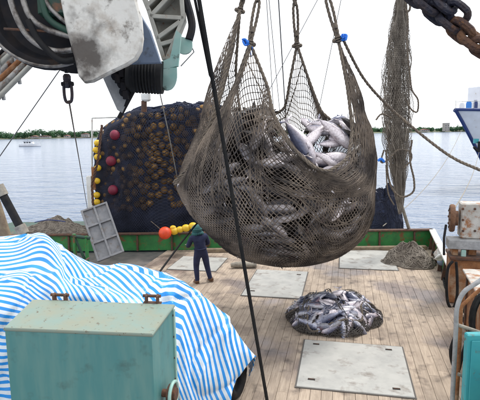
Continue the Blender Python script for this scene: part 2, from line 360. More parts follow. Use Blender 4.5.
def fish_mat(name, back, flank, belly, vlo=.7, vhi=1.2):
    m = bpy.data.materials.new(name); m.use_nodes = True; t = m.node_tree; N = t.nodes; L = t.links; b = N['Principled BSDF']
    tc = N.new('ShaderNodeTexCoord'); sx = N.new('ShaderNodeSeparateXYZ'); L.new(tc.outputs['Object'], sx.inputs[0])
    n = N.new('ShaderNodeTexNoise'); n.inputs['Scale'].default_value = 9; n.inputs['Detail'].default_value = 5; L.new(tc.outputs['Object'], n.inputs['Vector'])
    a = N.new('ShaderNodeMath'); a.operation = 'MULTIPLY_ADD'; a.inputs[1].default_value = .09; L.new(n.outputs['Fac'], a.inputs[0]); L.new(sx.outputs['Z'], a.inputs[2])
    r = N.new('ShaderNodeValToRGB'); e = r.color_ramp.elements
    mr = N.new('ShaderNodeMapRange'); mr.inputs[1].default_value = -.06; mr.inputs[2].default_value = .15; L.new(a.outputs[0], mr.inputs[0]); L.new(mr.outputs[0], r.inputs[0])
    e[0].position = .1; e[0].color = (*belly, 1); e[1].position = .92; e[1].color = (*back, 1)
    q = e.new(.45); q.color = (*flank, 1); q = e.new(.66); q.color = tuple((f+k)/2*.75 for f, k in zip(flank, back))+(1,)
    oi = N.new('ShaderNodeObjectInfo'); hsv = N.new('ShaderNodeHueSaturation'); m2 = N.new('ShaderNodeMapRange'); m2.inputs[3].default_value = vlo; m2.inputs[4].default_value = vhi
    L.new(oi.outputs['Random'], m2.inputs[0]); L.new(m2.outputs[0], hsv.inputs['Value']); L.new(r.outputs[0], hsv.inputs['Color'])
    n4 = N.new('ShaderNodeTexNoise'); n4.inputs['Scale'].default_value = 26; n4.inputs['Detail'].default_value = 6; L.new(tc.outputs['Object'], n4.inputs['Vector'])
    r4 = N.new('ShaderNodeValToRGB'); r4.color_ramp.elements[0].color = (.55, .5, .5, 1); r4.color_ramp.elements[0].position = .32; r4.color_ramp.elements[1].position = .58; L.new(n4.outputs['Fac'], r4.inputs[0])
    x4 = N.new('ShaderNodeMix'); x4.data_type = 'RGBA'; x4.blend_type = 'MULTIPLY'; x4.inputs[0].default_value = .7; L.new(hsv.outputs[0], x4.inputs[6]); L.new(r4.outputs[0], x4.inputs[7])
    n5 = N.new('ShaderNodeTexNoise'); n5.inputs['Scale'].default_value = 4.5; n5.inputs['Detail'].default_value = 6
    va = N.new('ShaderNodeVectorMath'); va.operation = 'ADD'; m5 = N.new('ShaderNodeMath'); m5.operation = 'MULTIPLY'; m5.inputs[1].default_value = 30; L.new(oi.outputs['Random'], m5.inputs[0]); L.new(tc.outputs['Object'], va.inputs[0]); L.new(m5.outputs[0], va.inputs[1]); L.new(va.outputs[0], n5.inputs['Vector'])
    r5 = N.new('ShaderNodeValToRGB'); r5.color_ramp.elements[0].position = .6; r5.color_ramp.elements[1].position = .74; r5.color_ramp.elements[1].color = (.6, .6, .6, 1); L.new(n5.outputs['Fac'], r5.inputs[0])
    x5 = N.new('ShaderNodeMix'); x5.data_type = 'RGBA'; L.new(r5.outputs[0], x5.inputs[0]); L.new(x4.outputs[2], x5.inputs[6]); x5.inputs[7].default_value = (.22, .09, .08, 1)
    L.new(x5.outputs[2], b.inputs['Base Color']); b.inputs['Metallic'].default_value = .25; b.inputs['Coat Weight'].default_value = .15
    mr6 = N.new('ShaderNodeMapRange'); mr6.inputs[3].default_value = .5; mr6.inputs[4].default_value = .2; L.new(n4.outputs['Fac'], mr6.inputs[0]); L.new(mr6.outputs[0], b.inputs['Roughness'])
    bp = N.new('ShaderNodeBump'); bp.inputs['Strength'].default_value = .25; bp.inputs['Distance'].default_value = .01; L.new(n4.outputs['Fac'], bp.inputs['Height']); L.new(bp.outputs[0], b.inputs['Normal'])
    return m
M['tuna'] = fish_mat('tuna_skin', (.02, .028, .07), (.24, .25, .33), (.58, .57, .6), .6, 1.25)
M['tuna_bag'] = fish_mat('tuna_bag_skin', (.02, .018, .025), (.3, .27, .275), (.68, .62, .62), .3, 1.3)
M['tuna_pale'] = fish_mat('tuna_pale_skin', (.09, .1, .17), (.52, .47, .51), (.8, .73, .75), .85, 1.1)
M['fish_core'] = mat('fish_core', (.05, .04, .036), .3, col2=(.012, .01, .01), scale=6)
M['eye'] = mat('eye', (.01, .01, .01), .1)

def tarp_mat():
    m = bpy.data.materials.new('striped_tarp'); m.use_nodes = True; t = m.node_tree; N = t.nodes; L = t.links; b = N['Principled BSDF']
    at_ = N.new('ShaderNodeAttribute'); at_.attribute_name = 'stripe'
    fr = N.new('ShaderNodeMath'); fr.operation = 'FRACT'; L.new(at_.outputs['Fac'], fr.inputs[0])
    r = N.new('ShaderNodeValToRGB'); e = r.color_ramp.elements; r.color_ramp.interpolation = 'LINEAR'
    W_, B_ = (.72, .77, .82, 1), (.015, .27, .74, 1)
    e[0].position = .0; e[0].color = W_; e[1].position = .98; e[1].color = W_
    for p, c in ((.02, B_), (.46, B_), (.5, W_)): q = e.new(p); q.color = c
    L.new(fr.outputs[0], r.inputs[0])
    tc = N.new('ShaderNodeTexCoord'); n = N.new('ShaderNodeTexNoise'); n.inputs['Scale'].default_value = 2.2; n.inputs['Detail'].default_value = 6; L.new(tc.outputs['Object'], n.inputs['Vector'])
    r2 = N.new('ShaderNodeValToRGB'); r2.color_ramp.elements[0].color = (.6, .58, .54, 1); r2.color_ramp.elements[0].position = .3; r2.color_ramp.elements[1].position = .56; L.new(n.outputs['Fac'], r2.inputs[0])
    x = N.new('ShaderNodeMix'); x.data_type = 'RGBA'; x.blend_type = 'MULTIPLY'; x.inputs[0].default_value = .6; L.new(r.outputs[0], x.inputs[6]); L.new(r2.outputs[0], x.inputs[7])
    L.new(x.outputs[2], b.inputs['Base Color']); b.inputs['Roughness'].default_value = .38
    n3 = N.new('ShaderNodeTexNoise'); n3.inputs['Scale'].default_value = 7; n3.inputs['Detail'].default_value = 3; L.new(tc.outputs['Object'], n3.inputs['Vector'])
    bp = N.new('ShaderNodeBump'); bp.inputs['Strength'].default_value = .5; bp.inputs['Distance'].default_value = .03; L.new(n3.outputs['Fac'], bp.inputs['Height']); L.new(bp.outputs[0], b.inputs['Normal'])
    return m
M['tarp'] = tarp_mat()

# ================================================================== SETTING
mb = MB(); S_ = 6000
mb.add([(-S_, -S_, WATER), (S_, -S_, WATER), (S_, S_, WATER), (-S_, S_, WATER)], [(0, 1, 2, 3)])
structure(mb.obj('water', M['sea'], origin=(0, 0, WATER), smooth=False))
# far shore: a low bank, woodland and a few buildings
mb = MB(); P = []
for i in range(81):
    lat = -900+i*22.5; d0 = 690+12*math.sin(i*.5)+8*math.sin(i*1.3)
    P.append([loc(lat, d0, WATER-.5), loc(lat, d0+4, WATER+1.2), loc(lat, d0+60, WATER+2.5), loc(lat, d0+400, WATER+3)])
mb.grid(P); structure(mb.obj('far_shore', M['land']))
def leafblob(mb, c, rx, rz, n, q):
    V = rng.normal(size=(n, 3)); V /= np.linalg.norm(V, axis=1, keepdims=True); rad = rng.uniform(.55, 1.05, (n, 1))
    C = np.array(c)+V*rad*np.array([rx, rx, rz])
    A = rng.normal(size=(n, 3)); A /= np.linalg.norm(A, axis=1, keepdims=True); B = np.cross(A, V+.3*rng.normal(size=(n, 3))); B /= np.linalg.norm(B, axis=1, keepdims=True)
    q_ = q*rng.uniform(.6, 1.3, (n, 1)); vs = np.stack([C-A*q_, C+B*q_*.7, C+A*q_, C-B*q_*.7], 1).reshape(-1, 3)
    mb.add([tuple(v) for v in vs], [(4*i, 4*i+1, 4*i+2, 4*i+3) for i in range(n)])
mb = MB()
for i in range(620):
    lat = -480+960*i/620+random.uniform(-2, 2); px = 240+lat*480/715
    h = 10.5 if px < 100 else (9.5 if px < 240 else 7.5)
    h *= random.uniform(.62, 1.12)*(1+.28*math.sin(lat*.06)*math.sin(lat*.021+1))
    if 20 < px < 95: h *= 1.1
    p = loc(lat, 700+random.uniform(0, 25), WATER+1)
    for k in range(3):
        leafblob(mb, p+Vector((random.uniform(-2, 2), random.uniform(-2, 2), h*random.uniform(.22, .72))), h*.36, h*.3, 46, .85)
    mb.tube([p, p+_z*h*.5], [.3, .15], 4)
wd = mb.obj('woodland', M['leaf'], smooth=False); tag(wd, 'dark green belt of trees along the far shore', 'trees', kind='stuff')
def house(px, wd_, ht, roof, label, tower=False, cat='building'):
    b = loc((px-240)/480*690, 690, WATER+1.1); e = empty('shore_building', b, label, cat, 'buildings on the far shore')
    m = MB(); m.box(b+_z*ht/2, (wd_, 8, ht), (_r, _f, _z)); m.obj('wall', M['house_wall'], e, smooth=False)
    m = MB(); hw = wd_/2+.4
    if tower: m.box(b+_z*(ht+.35), (wd_+.6, 8.6, .7), (_r, _f, _z))
    else: m.prism([b+_r*-hw-_f*4.5+_z*ht, b+_r*hw-_f*4.5+_z*ht, b-_f*4.5+_z*(ht+roof)], _f*9)
    m.obj('roof', M['house_roof'] if not tower else M['house_wall'], e, smooth=False)
    nw = max(2, int(wd_/2.5))
    for r_ in range(max(1, int(ht/3.2))):
        for k in range(nw):
            m = MB(); m.box(b-_f*4.03+_r*(-wd_/2+(k+.5)*wd_/nw)+_z*(1.7+r_*3.1), (1.1, .12, 1.2), (_r, _f, _z)); m.obj('window', M['glass'], e, smooth=False)
house(38, 9, 2.4, 1.5, 'low red-roofed house among the far shore trees, beside a long shed')
house(48, 15, 2.2, 1.2, 'long low shed with reddish roof on the far shore')
house(88, 10, 4.5, 1.4, 'two storey pale house at the end of the far shore tree belt')
house(445, 7, 11, 0, 'tall pale tower block rising over the far shore trees', True)
house(424, 11, 2.6, 1.4, 'low red-roofed hall on the far shore beside the tower block')
house(70, 7, 2.4, 1.5, 'small gabled house on the far shore behind the motor launch')

# deck: beam under the boards, boards one by one
SL, SR = atz(-60, 240, 0), atz(431, 246.5, 0)            # stern line on the deck
SL = loc(-11.2, SR.dot(_f)+.25, 0)
def stern(t): return SL.lerp(SR, t)
RB0 = SR; RB1 = atz(450, 290, 0); rb_dir = (RB1-RB0).normalized(); RB2 = RB0+rb_dir*18
mb = MB()
dp = [SL-_z*.06, SR-_z*.06, RB2-_z*.06, RB2+Vector((-14, -2, -.06)), SL+Vector((0, -17, -.06))]
mb.prism([p for p in dp], (0, 0, -.3))
deck = structure(mb.obj('deck', M['deck_steel'], origin=(0, 0, 0), smooth=False))
def seg_y(x, a, b):                                      # y on line a-b at x
    return a.y+(b.y-a.y)*(x-a.x)/(b.x-a.x)
PW = .19; random.seed(11)
x = -6.6
while x < SR.x+.1:
    xm = x+PW/2; y1 = seg_y(xm, SL, SR)-.02; y0 = 5.2
    if xm > RB2.x: y0 = max(y0, seg_y(xm, RB2, RB0))
    if y1-y0 > .4:
        cuts = [y0]; y = y0+random.uniform(1.2, 5)
        while y < y1-1.5: cuts.append(y); y += random.uniform(4.5, 6.5)
        cuts.append(y1)
        for a, b in zip(cuts, cuts[1:]):
            mb = MB(); mb.box((xm, (a+b)/2, -.03+random.uniform(-.002, .002)), (PW-.005, b-a-.005, .055), bev=.003)
            mb.obj('plank', M['plank'], deck, smooth=False)
    x += PW
# hull and water-side
mb = MB()
ring = [SL, SR, RB2]
for a, b in ((SR+Vector((.22, .3, 0)), RB2+Vector((.22, 0, 0))), (SL+Vector((0, 3.6, 0)), SR+Vector((.22, 3.6, 0))), (SR+Vector((.22, 3.6, 0)), SR+Vector((.22, .3, 0)))):
    mb.add([a-_z*.05, b-_z*.05, b+_z*(WATER-.6)*.98-Vector((.3, 0, 0)), a+_z*(WATER-.6)*.98-Vector((.3, 0, 0))], [(0, 1, 2, 3)])
structure(mb.obj('hull', M['hull_paint'], smooth=False))
mb = MB()                                                # net platform aft of the stern bulwark
a, b = SL+Vector((0, .2, .42)), stern(.93)+Vector((0, .2, .42))
mb.prism([a, b, b+Vector((0, 3.4, 0)), a+Vector((0, 3.4, 0))], (0, 0, .1)); 
structure(mb.obj('net_platform', M['dark_green'], smooth=False))

# flush hatch plates
def hatch(corners, label, slots):
    P = [atz(*c) for c in corners]; c = sum(P, Vector())/4
    w_ = ((P[1]-P[0]).length+(P[2]-P[3]).length)/2; h_ = ((P[3]-P[0]).length+(P[2]-P[1]).length)/2
    e = empty('hatch_cover', c, label, 'hatch cover')
    X, Y = Vector((1, 0, 0)), Vector((0, 1, 0))
    m = MB(); m.box(c+_z*.012, (w_, h_, .024), (X, Y, _z), bev=.008); m.obj('plate', M['plate_deck'], e, smooth=False)
    m = MB()
    for s_ in (-1, 1): m.box(c+X*s_*(w_/2+.015)+_z*.006, (.022, h_+.05, .014)); m.box(c+Y*s_*(h_/2+.015)+_z*.006, (w_+.008, .022, .014))
    m.obj('coaming', M['coaming'], e, smooth=False)
    for sx, sy in slots:
        q = c+X*sx*w_/2+Y*sy*h_/2+_z*.0265
        m = MB(); m.box(q, (.13, .06, .006)); r_ = m.obj('lifting_slot', M['slot'], e, smooth=False)
        m = MB(); m.tube([q+Vector((-.05, 0, .006)), q+Vector((.05, 0, .006))], .009, 6); m.obj('lifting_bar', M['rust_dark'], r_)
hatch([(304, 342), (404, 346), (411, 396), (297, 389)], 'pale grey steel hatch cover flush in the deck in front of the fish pile', [(-.75, .8), (.72, .8), (-.75, -.72), (.72, -.78)])
hatch([(252, 270), (305, 272), (304, 298), (247, 297)], 'grey hatch cover in the deck beneath the hanging net, left of the fish pile', [(.7, .7), (-.7, -.7)])
hatch([(340, 250), (392, 251), (396, 270), (340, 269)], 'grey hatch cover by the stern sill beside the grey net heap', [])
hatch([(178, 257), (222, 258), (222, 271), (172, 270)], 'small steel hatch plate in the deck behind the worker', [])

# ================================================================== BULWARKS
def bulwark(a, b, h, label, n, cap_mat, inward):
    e = empty('bulwark', a, label, 'bulwark'); d = (b-a); L_ = d.length; d.normalize(); nrm = Vector((-d.y, d.x, 0))
    if nrm.dot(inward) < 0: nrm = -nrm
    m = MB(); m.box((a+b)/2-nrm*.02+_z*h/2, (L_, .04, h), (d, nrm, _z)); m.obj('plating', M['green_paint'], e, smooth=False)
    m = MB(); m.box((a+b)/2-nrm*.01+_z*(h+.035), (L_+.1, .22, .066), (d, nrm, _z), bev=.012); m.obj('cap_rail', cap_mat, e, smooth=False)
    for i in range(n):
        p = a.lerp(b, (i+.5)/n)+nrm*.003
        m = MB(); m.prism([p+d*-.03+_z*.01, p+d*-.03+nrm*.13+_z*.01, p+d*-.03+nrm*.06+_z*(h-.02), p+d*-.03+_z*(h-.02)], d*.06)
        m.obj('stanchion', M['rust_dark'], e, smooth=False)
    return e
bulwark(SL, SR, .62, 'green stern bulwark with rusty stanchions behind the net heaps', 14, M['rust_dark'], Vector((0, -1, 0)))
bulwark(RB0, RB0+rb_dir*5.7, .62, 'green side bulwark with white capping beside the low grey net heap', 6, M['white_paint'], Vector((-1, 0, 0)))
NB = Vector((-rb_dir.y, rb_dir.x, 0)); NB = NB if NB.x > 0 else -NB; cs = RB0+rb_dir*10.9+NB*.32
CS = empty('steel_casing', cs, 'long rusty steel casing along the deck edge forward of the winch', 'casing')
mb = MB(); mb.box(cs+_z*.62, (6.6, .7, 1.24), (rb_dir, NB, _z), bev=.02); mb.obj('casing', M['rust'], CS, smooth=False)
for k in range(7): mb = MB(); mb.box(cs+rb_dir*(-3+k)-NB*.37+_z*.6, (.07, .04, 1.15), (rb_dir, NB, _z)); mb.obj('stiffener', M['rust_dark'], CS, smooth=False)
mb = MB(); mb.box(cs+_z*1.27, (6.7, .84, .05), (rb_dir, NB, _z), bev=.01); mb.obj('top_plate', M['winch_paint'], CS, smooth=False)
mb = MB(); a, b = stern(.52), SR; dr = (b-a).normalized()
mb.box((a+b)/2+Vector((0, -.42, .07)), ((b-a).length-.5, .2, .14), (dr, Vector((-dr.y, dr.x, 0)), _z), bev=.015)
tag(mb.obj('timber_sill', M['sill_wood'], smooth=False), 'weathered timber sill lying along the foot of the stern bulwark', 'timber')

# ================================================================== FISH
def fish_mesh(name, L_, hgt, wid, bend, m_skin):
    mb = MB(); n = 15; seg = 12; prof = []
    for i in range(n):
        t = i/(n-1); r = (math.sin(math.pi*min(1, t**.72)))**.82 if t < 1 else 0
        r = max(r, .1 if 0 < t else .06)
        if t > .86: r = .13*(1-(t-.86)/.14*.55)
        prof.append((t, r))
    rows = []
    for t, r in prof:
        x = (.5-t)*L_; yb = bend*((t-.45)**2-.06)*L_
        rows.append([(x, yb+math.cos(2*math.pi*k/seg)*wid*.5*r, math.sin(2*math.pi*k/seg)*hgt*.5*r) for k in range(seg)])
    vs = [p for r_ in rows for p in r_]; fs = []
    for i in range(n-1):
        for k in range(seg): l = (k+1) % seg; fs.append((i*seg+k, i*seg+l, i*seg+seg+l, i*seg+seg+k))
    fs.append(tuple(range(seg-1, -1, -1))); fs.append(tuple((n-1)*seg+k for k in range(seg)))
    mb.add(vs, fs)
    def yb(t): return bend*((t-.45)**2-.06)*L_
    def fin(poly, th=.006):
        A = [(( .5-t)*L_, yb(t)-th/2, z*hgt) for t, z in poly]; mb.prism(A, (0, th, 0))
    fin([(.955, 0), (1.02, .52), (1.075, .66), (1.03, .2), (1.01, 0)])
    fin([(.955, 0), (1.01, 0), (1.03, -.2), (1.075, -.66), (1.02, -.52)])
    fin([(.36, .46), (.4, .72), (.43, .56), (.53, .46)]); fin([(.58, .4), (.66, .68), (.645, .42)]); fin([(.6, -.38), (.68, -.66), (.665, -.38)])
    for t in (.72, .77, .82, .87): fin([(t, .1), (t+.02, .1+.34*(1-t)*2.2), (t+.03, .08)]); fin([(t, -.1), (t+.02, -.1-.34*(1-t)*2.2), (t+.03, -.08)])
    for s_ in (-1, 1):
        x = (.5-.29)*L_; y0 = yb(.29)+s_*wid*.46
        mb.prism([(x, y0, .04*hgt), (x-.17*L_, y0+s_*.035, -.06*hgt), (x-.02*L_, y0+s_*.005, -.12*hgt)], (0, s_*.005, 0))
        mb.sphere(((.5-.085)*L_, yb(.085)+s_*wid*.185, .06*hgt), .028*L_*.6, 8, 5, m=1)
    return mb.mesh(name, [m_skin, M['eye']])
FB = [fish_mesh('tuna', .80, .225, .165, b, M['tuna_bag']) for b in (-.28, -.1, .12, .3)]
FP = [fish_mesh('tuna_large', .98, .33, .25, b, M['tuna_pale']) for b in (-.22, .08, .24)]
FD = [fish_mesh('tuna_small', .64, .185, .14, b, M['tuna']) for b in (-.3, -.1, .1, .28)]
FDP = [fish_mesh('tuna_small_pale', .64, .185, .14, b, M['tuna_pale']) for b in (-.25, .2)]
def put_fish(me, p, axis, up, label, group, sc=1):
    X = Vector(axis).normalized(); Z = (Vector(up)-X*Vector(up).dot(X)).normalized(); Y = Z.cross(X)
    o = bpy.data.objects.new('tuna', me); COL.objects.link(o)
    o.matrix_world = Matrix(((X.x*sc, Y.x*sc, Z.x*sc, p[0]), (X.y*sc, Y.y*sc, Z.y*sc, p[1]), (X.z*sc, Y.z*sc, Z.z*sc, p[2]), (0, 0, 0, 1)))
    return tag(o, label, 'fish', group)

# ================================================================== HANGING NET OF FISH
rim_c = [(250, (250, 43, 10.4)), (262, (267, 85, 10.1)), (275, (273, 112, 9.8)), (290, (288, 142, 9.5)), (303, (311, 165, 9.35)), (311, (328, 171, 9.4)), (320, (347, 158, 9.8)),
         (326, (352, 130, 10.2)), (330, (347, 85, 10.4)), (333, (338, 39, 10.6)), (341, (351, 95, 10.9)), (357, (361, 135, 11.4)), (380, (348, 132, 12.0)), (400, (322, 112, 12.2)),
         (409, (309, 80, 12.2)), (418, (297, 45, 12.2)), (427, (290, 80, 12.3)), (440, (284, 108, 12.5)), (460, (262, 120, 12.7)), (480, (241, 112, 12.5)), (494, (236, 70, 12.2)),
         (506, (240, 10, 11.9)), (515, (228, 70, 11.8)), (525, (214, 119, 11.6)), (540, (192, 165, 11.4)), (550, (176, 182, 11.2)), (562, (194, 160, 11.0)), (583, (217, 118, 10.7)), (597, (235, 84, 10.5))]
rim_w = [(a, at(*p)) for a, p in rim_c]
CEN = at(274, 190, 11.25)
def rim(th):
    th = (th-250) % 360+250; k = len(rim_w)
    for i in range(k):
        a0, p0 = rim_w[i]; a1, p1 = rim_w[(i+1) % k]
        if i == k-1: a1 += 360
        if a0 <= th <= a1:
            t = (th-a0)/(a1-a0); pm, pn = rim_w[i-1][1], rim_w[(i+2) % k][1]
            peak0 = a0 in (250, 333, 418, 506, 610); peak1 = a1 in (333, 418, 506, 610)
            m0 = (p1-pm)*.5 if not peak0 else (p1-p0); m1 = (pn-p0)*.5 if not peak1 else (p1-p0)
            h = t*t*(3-2*t); return p0*(1-h)+p1*h+m0*(t**3-2*t*t+t)*.55+m1*(t**3-t*t)*.55
ZB = at(290, 264.5, 11.0).z; RX, RY = 2.30, 1.85; BZ = CEN.z
def belly(th):
    c, s_ = math.cos(R(th)), math.sin(R(th)); e = 2/2.35
    x = RX*math.copysign(abs(c)**e, c); y = RY*math.copysign(abs(s_)**e, s_)
    lump = 1+.03*math.sin(3*R(th)+1)+.02*math.sin(7*R(th))
    return _r*x*lump+_f*y*lump
def bag(th, v, inset=0.0):
    b = belly(th); VB = .56
    if v < VB:
        a = (v/VB)*math.pi/2; rr = math.sin(a)**.86; zz = math.cos(a)**.9
        skew = _r*(.42*(1-v/VB)**1.1*min(1, 4*v/VB+.6))                     # lowest point hangs right of centre
        cc = math.cos(R(th)); rr *= 1-.15*max(0, -cc)*math.sin(math.pi*v/VB)
        p = CEN+b*rr+skew+_z*((ZB-BZ)*zz)
    else:
        s_ = (v-VB)/(1-VB); B = CEN+b; Rm = rim(th); dz = Rm.z-B.z
        Q = B+_z*(.42*dz)+b.normalized()*(.05+.05*min(dz, 1.5))
        p = B*(1-s_)**2+Q*2*s_*(1-s_)+Rm*s_*s_
    q = .045*wob(p, 1.6)+.02*wob(p, 4)
    amp = min(1, (1-v)*4)
    dm = (p-MOUTH); dd = math.sqrt(dm.dot(_r)**2*.55+dm.z**2*1.5)             # swags hanging below the mouth
    if v > .12: q += .05*math.sin(dd*9.5+.6*math.sin(R(th)*2))*math.exp(-((dd-.95)/.75)**2)*max(0, -math.sin(R(th)))
    q += .035*math.sin(R(th)*13+2*v)*max(0, v-.5)*2
    p = p+b.normalized()*q*amp
    if inset:
        c = CEN-_z*.15; d = (c-p); p = p+d.normalized()*inset
    return p
MOUTH = at(322, 150, 10.2)
NU, NV = 186, 90
MOUTH = at(322, 150, 10.2)
NET = empty('net_bag', CEN+_z*(ZB-BZ), 'bulging brown net bag full of tuna hanging over the deck', 'net')
def vmap(j): return .03+.97*(j/NV)
P = np.zeros((NU, NV+1, 3))
for i in range(NU):
    for j in range(NV+1): P[i, j] = bag(250+360*(i+.5*(j % 2))/NU, vmap(j))
A, B = [], []
for j in range(NV):
    for i in range(NU):
        if j % 2 == 0: nb = (i, (i-1) % NU)
        else: nb = (i, (i+1) % NU)
        for k in nb: A.append(P[i, j]); B.append(P[k, j+1])
A, B = np.array(A), np.array(B)
mb = MB(); mb.segs(A, B, .0095)
# doubled meshes: short cross bars give the knotted look
mb.segs(P[:, 2:-1:2].reshape(-1, 3)-np.array([0, 0, .013]), P[:, 2:-1:2].reshape(-1, 3)+np.array([0, 0, .013]), .0125)
o = mb.obj('netting', M['twine_bag'], NET); o['kind'] = 'stuff'
rp = [rim(250+i*1.0) for i in range(360)]; mb = MB(); mb.rope(rp+[rp[0]], .036); mb.obj('border_rope', M['rope_brown'], NET)
for pts in ([(240, 10, 11.8), (227, 62, 11.45), (214.5, 112, 11.0), (203, 142, 10.8), (189, 167, 10.85), (174, 183, 11.05)],
            [(250, 46, 10.3), (242, 72, 10.2), (231, 100, 10.15), (219, 124, 10.2), (206, 147, 10.4), (191, 169, 10.7), (175, 185, 10.98)]):
    mb = MB(); mb.rope(cr([at(*p) for p in pts], 10), .045); mb.obj('lacing_rope', M['rope_brown'], NET)
# a second hem line just below the border rope
rp2 = [bag(250+i*1.5, .955) for i in range(240)]; mb = MB(); mb.tube(rp2, .013, 5, closed=True); mb.obj('hem_line', M['rope_brown'], NET)
mb = MB(); random.seed(77)                              # bunched meshes: swags under the mouth and ribs up to the corners
for k in range(9):
    off = .05+.062*k
    for q in range(5 if k < 6 else 3):
        ph = random.uniform(0, 6); jj = random.uniform(-.014, .014); a0 = random.uniform(256, 285); a1 = random.uniform(318, 338); pts = []
        for i in range(26):
            t = i/25; th = a0+(a1-a0)*t; v = 1-(off+jj)*(1.0+.5*math.sin(math.pi*t))-.012*math.sin(7*t+ph); b_ = belly(th).normalized()
            pts.append(bag(th, v)+b_*.014)
        mb.tube(pts, random.uniform(.006, .013), 4)
for th0 in (241, 261, 228, 220, 330, 336, 342, 350, 512, 518):
    for q in range(7):
        d0 = random.uniform(-4, 4); ph = random.uniform(0, 6); v0 = random.uniform(.45, .62); pts = []
        for i in range(22):
            t = i/21; v = v0+(1-v0)*t*.985; th = th0+d0*(1-t*.4)+1.5*math.sin(5*t+ph); pts.append(bag(th, v)+belly(th).normalized()*.012)
        mb.tube(pts, random.uniform(.006, .012), 4)
o = mb.obj('bunched_meshes', M['twine_bag'], NET); o['kind'] = 'stuff'
HOOK = at(287, -158, 11.3)
PK = [rim(a) for a in (250, 333, 418, 506)]
for k, p in enumerate(PK):
    d = (HOOK-p); L_ = d.length; d.normalize(); sd_ = d.cross(_f).normalized()
    mb = MB(); loop = [p+sd_*.02, p+d*.25+sd_*.035, p+d*.55+sd_*.05, p+d*.85+sd_*.045, p+d*1.02+sd_*.0]
    loop2 = [p-sd_*.02, p+d*.25-sd_*.035, p+d*.55-sd_*.05, p+d*.85-sd_*.045, p+d*1.02]
    mb.rope(cr(loop, 6), .034); mb.rope(cr(loop2, 6), .034)
    mb.tube([p+d*.22+sd_*.0, p+d*.34], .062, 8); mb.obj('lifting_strap', M['rope_brown'], NET)
    mb = MB(); e2 = [p+d*.93+sd_*0-_f*.03, p+d*.98+_f*.05, p+d*1.25+sd_*.03+_f*.03, p+d*1.5]
    mb.rope(cr([p+d*.9-_f*.04, p+d*1.2+sd_*.05, p+d*1.6, HOOK-d*.1], 8), .032)
    mb.rope(cr([p+d*.9+_f*.04, p+d*1.2-sd_*.05, p+d*1.62+sd_*.02, HOOK-d*.1+sd_*.05], 8), .032); mb.obj('lifting_sling', M['rope_brown'], NET)
    mb = MB()                                            # seizing where the meshes are gathered
    for q in range(3): mb.tube([p-d*(.06-.05*q)+(sd_*math.cos(a)+_f*math.sin(a))*.06 for a in [i*math.pi/5 for i in range(10)]], .018, 5, closed=True)
    for s_ in (-1, 1): mb.sphere(p+sd_*s_*.085-d*.02, .05, 8, 6)
    mb.obj('seizing', M['rope_brown'], NET)
for k, tail in ((0, 1), (1, 0)):
    p = PK[k]; mb = MB(); c = p-_f*.07+(_r*-.08 if k == 0 else _r*.11)
    for q in range(7):
        v = Vector((random.uniform(-1, 1), random.uniform(-1, 1), random.uniform(-1, 1)))*.07
        mb.tube(cr([c-v, c+Vector((v.z, v.x, v.y)), c+v+_z*.03], 5), .021, 6)
    if tail: mb.tube(cr([c, c+_r*.06-_z*.12-_f*.02, c+_r*.1-_z*.3], 6), .016, 6); mb.tube(cr([c, c+_r*.12-_z*.1, c+_r*.12-_z*.2], 6), .012, 6)
    mb.obj('blue_lashing', M['blue_rope'], NET)
# lifting hook and fall, above the picture
he = empty('cargo_hook', HOOK, 'steel cargo hook carrying the four slings of the net bag', 'hook')
mb = MB(); mb.tube([HOOK+_r*(.16*math.cos(a)*(1 if a > 0 else 1))+_z*(.1+.16*math.sin(a)) for a in [R(-200+i*18) for i in range(17)]], .05, 8); mb.obj('hook', M['steel_dark'], he)
mb = MB(); mb.lathe(HOOK+_z*.25, _z, [(0, .06), (.05, .16), (.4, .16), (.5, .07)], 14); mb.obj('weight', M['steel_dark'], he)
mb = MB(); mb.tube([HOOK+_z*.7, HOOK+_z*9], .02, 8); mb.obj('fall_wire', M['wire'], he)

# fish seen through the meshes: one by one
random.seed(5); cnt = 0; used = []
tries = 0; PF = P.reshape(-1, 3).copy()
GB = 'tuna inside the hanging net bag'
while cnt < 196 and tries < 30000:
    tries += 1; th = random.uniform(0, 360); v = 1-random.random()**1.0*.98
    v = .05+.8*random.random()**.75
    p = bag(th, v, random.choice((.135, .15, .19)))
    if p.z > 5.12: continue
    n_ = (p-(CEN-_z*.1)).normalized(); front = n_.dot(_f)
    if front > .12: continue
    if rim(th).z-p.z < .16: continue
    if any((p-q).length < .165 for q in used): continue
    used.append(p); tx = bag(th+4, v, .135)-bag(th-4, v, .135); tv = bag(th, min(1, v+.03), .135)-bag(th, v-.03, .135)
    tx.normalize(); tv.normalize(); nn = tx.cross(tv).normalized(); ang = random.gauss(0, .55)+(.5 if th % 360 > 270 else -.35)*math.sin(th)
    ax = tx*math.cos(ang)+tv*math.sin(ang)
    if random.random() < .5: ax = -ax
    bn = ax.cross(nn); rl = random.uniform(-1.2, 1.2)
    up = bn*math.cos(rl)+nn*math.sin(rl)*.7
    sc_ = random.uniform(.85, 1.12); ok = True
    for sgn in (1.05, -1.32):
        e_ = np.array(p+ax*sgn*.4*sc_); k_ = np.argmin(((PF-e_)**2).sum(1)); q_ = PF[k_]; o_ = q_-np.array(CEN-_z*.1); o_ /= np.linalg.norm(o_)
        if (e_-q_).dot(o_) > (-.035 if sgn > 0 else -.055): ok = False
    if not ok: used.pop(); continue
    put_fish(random.choice(FB), p, ax, up, 'silvery dark-backed tuna pressed against the meshes of the hanging net bag', GB, sc_); cnt += 1
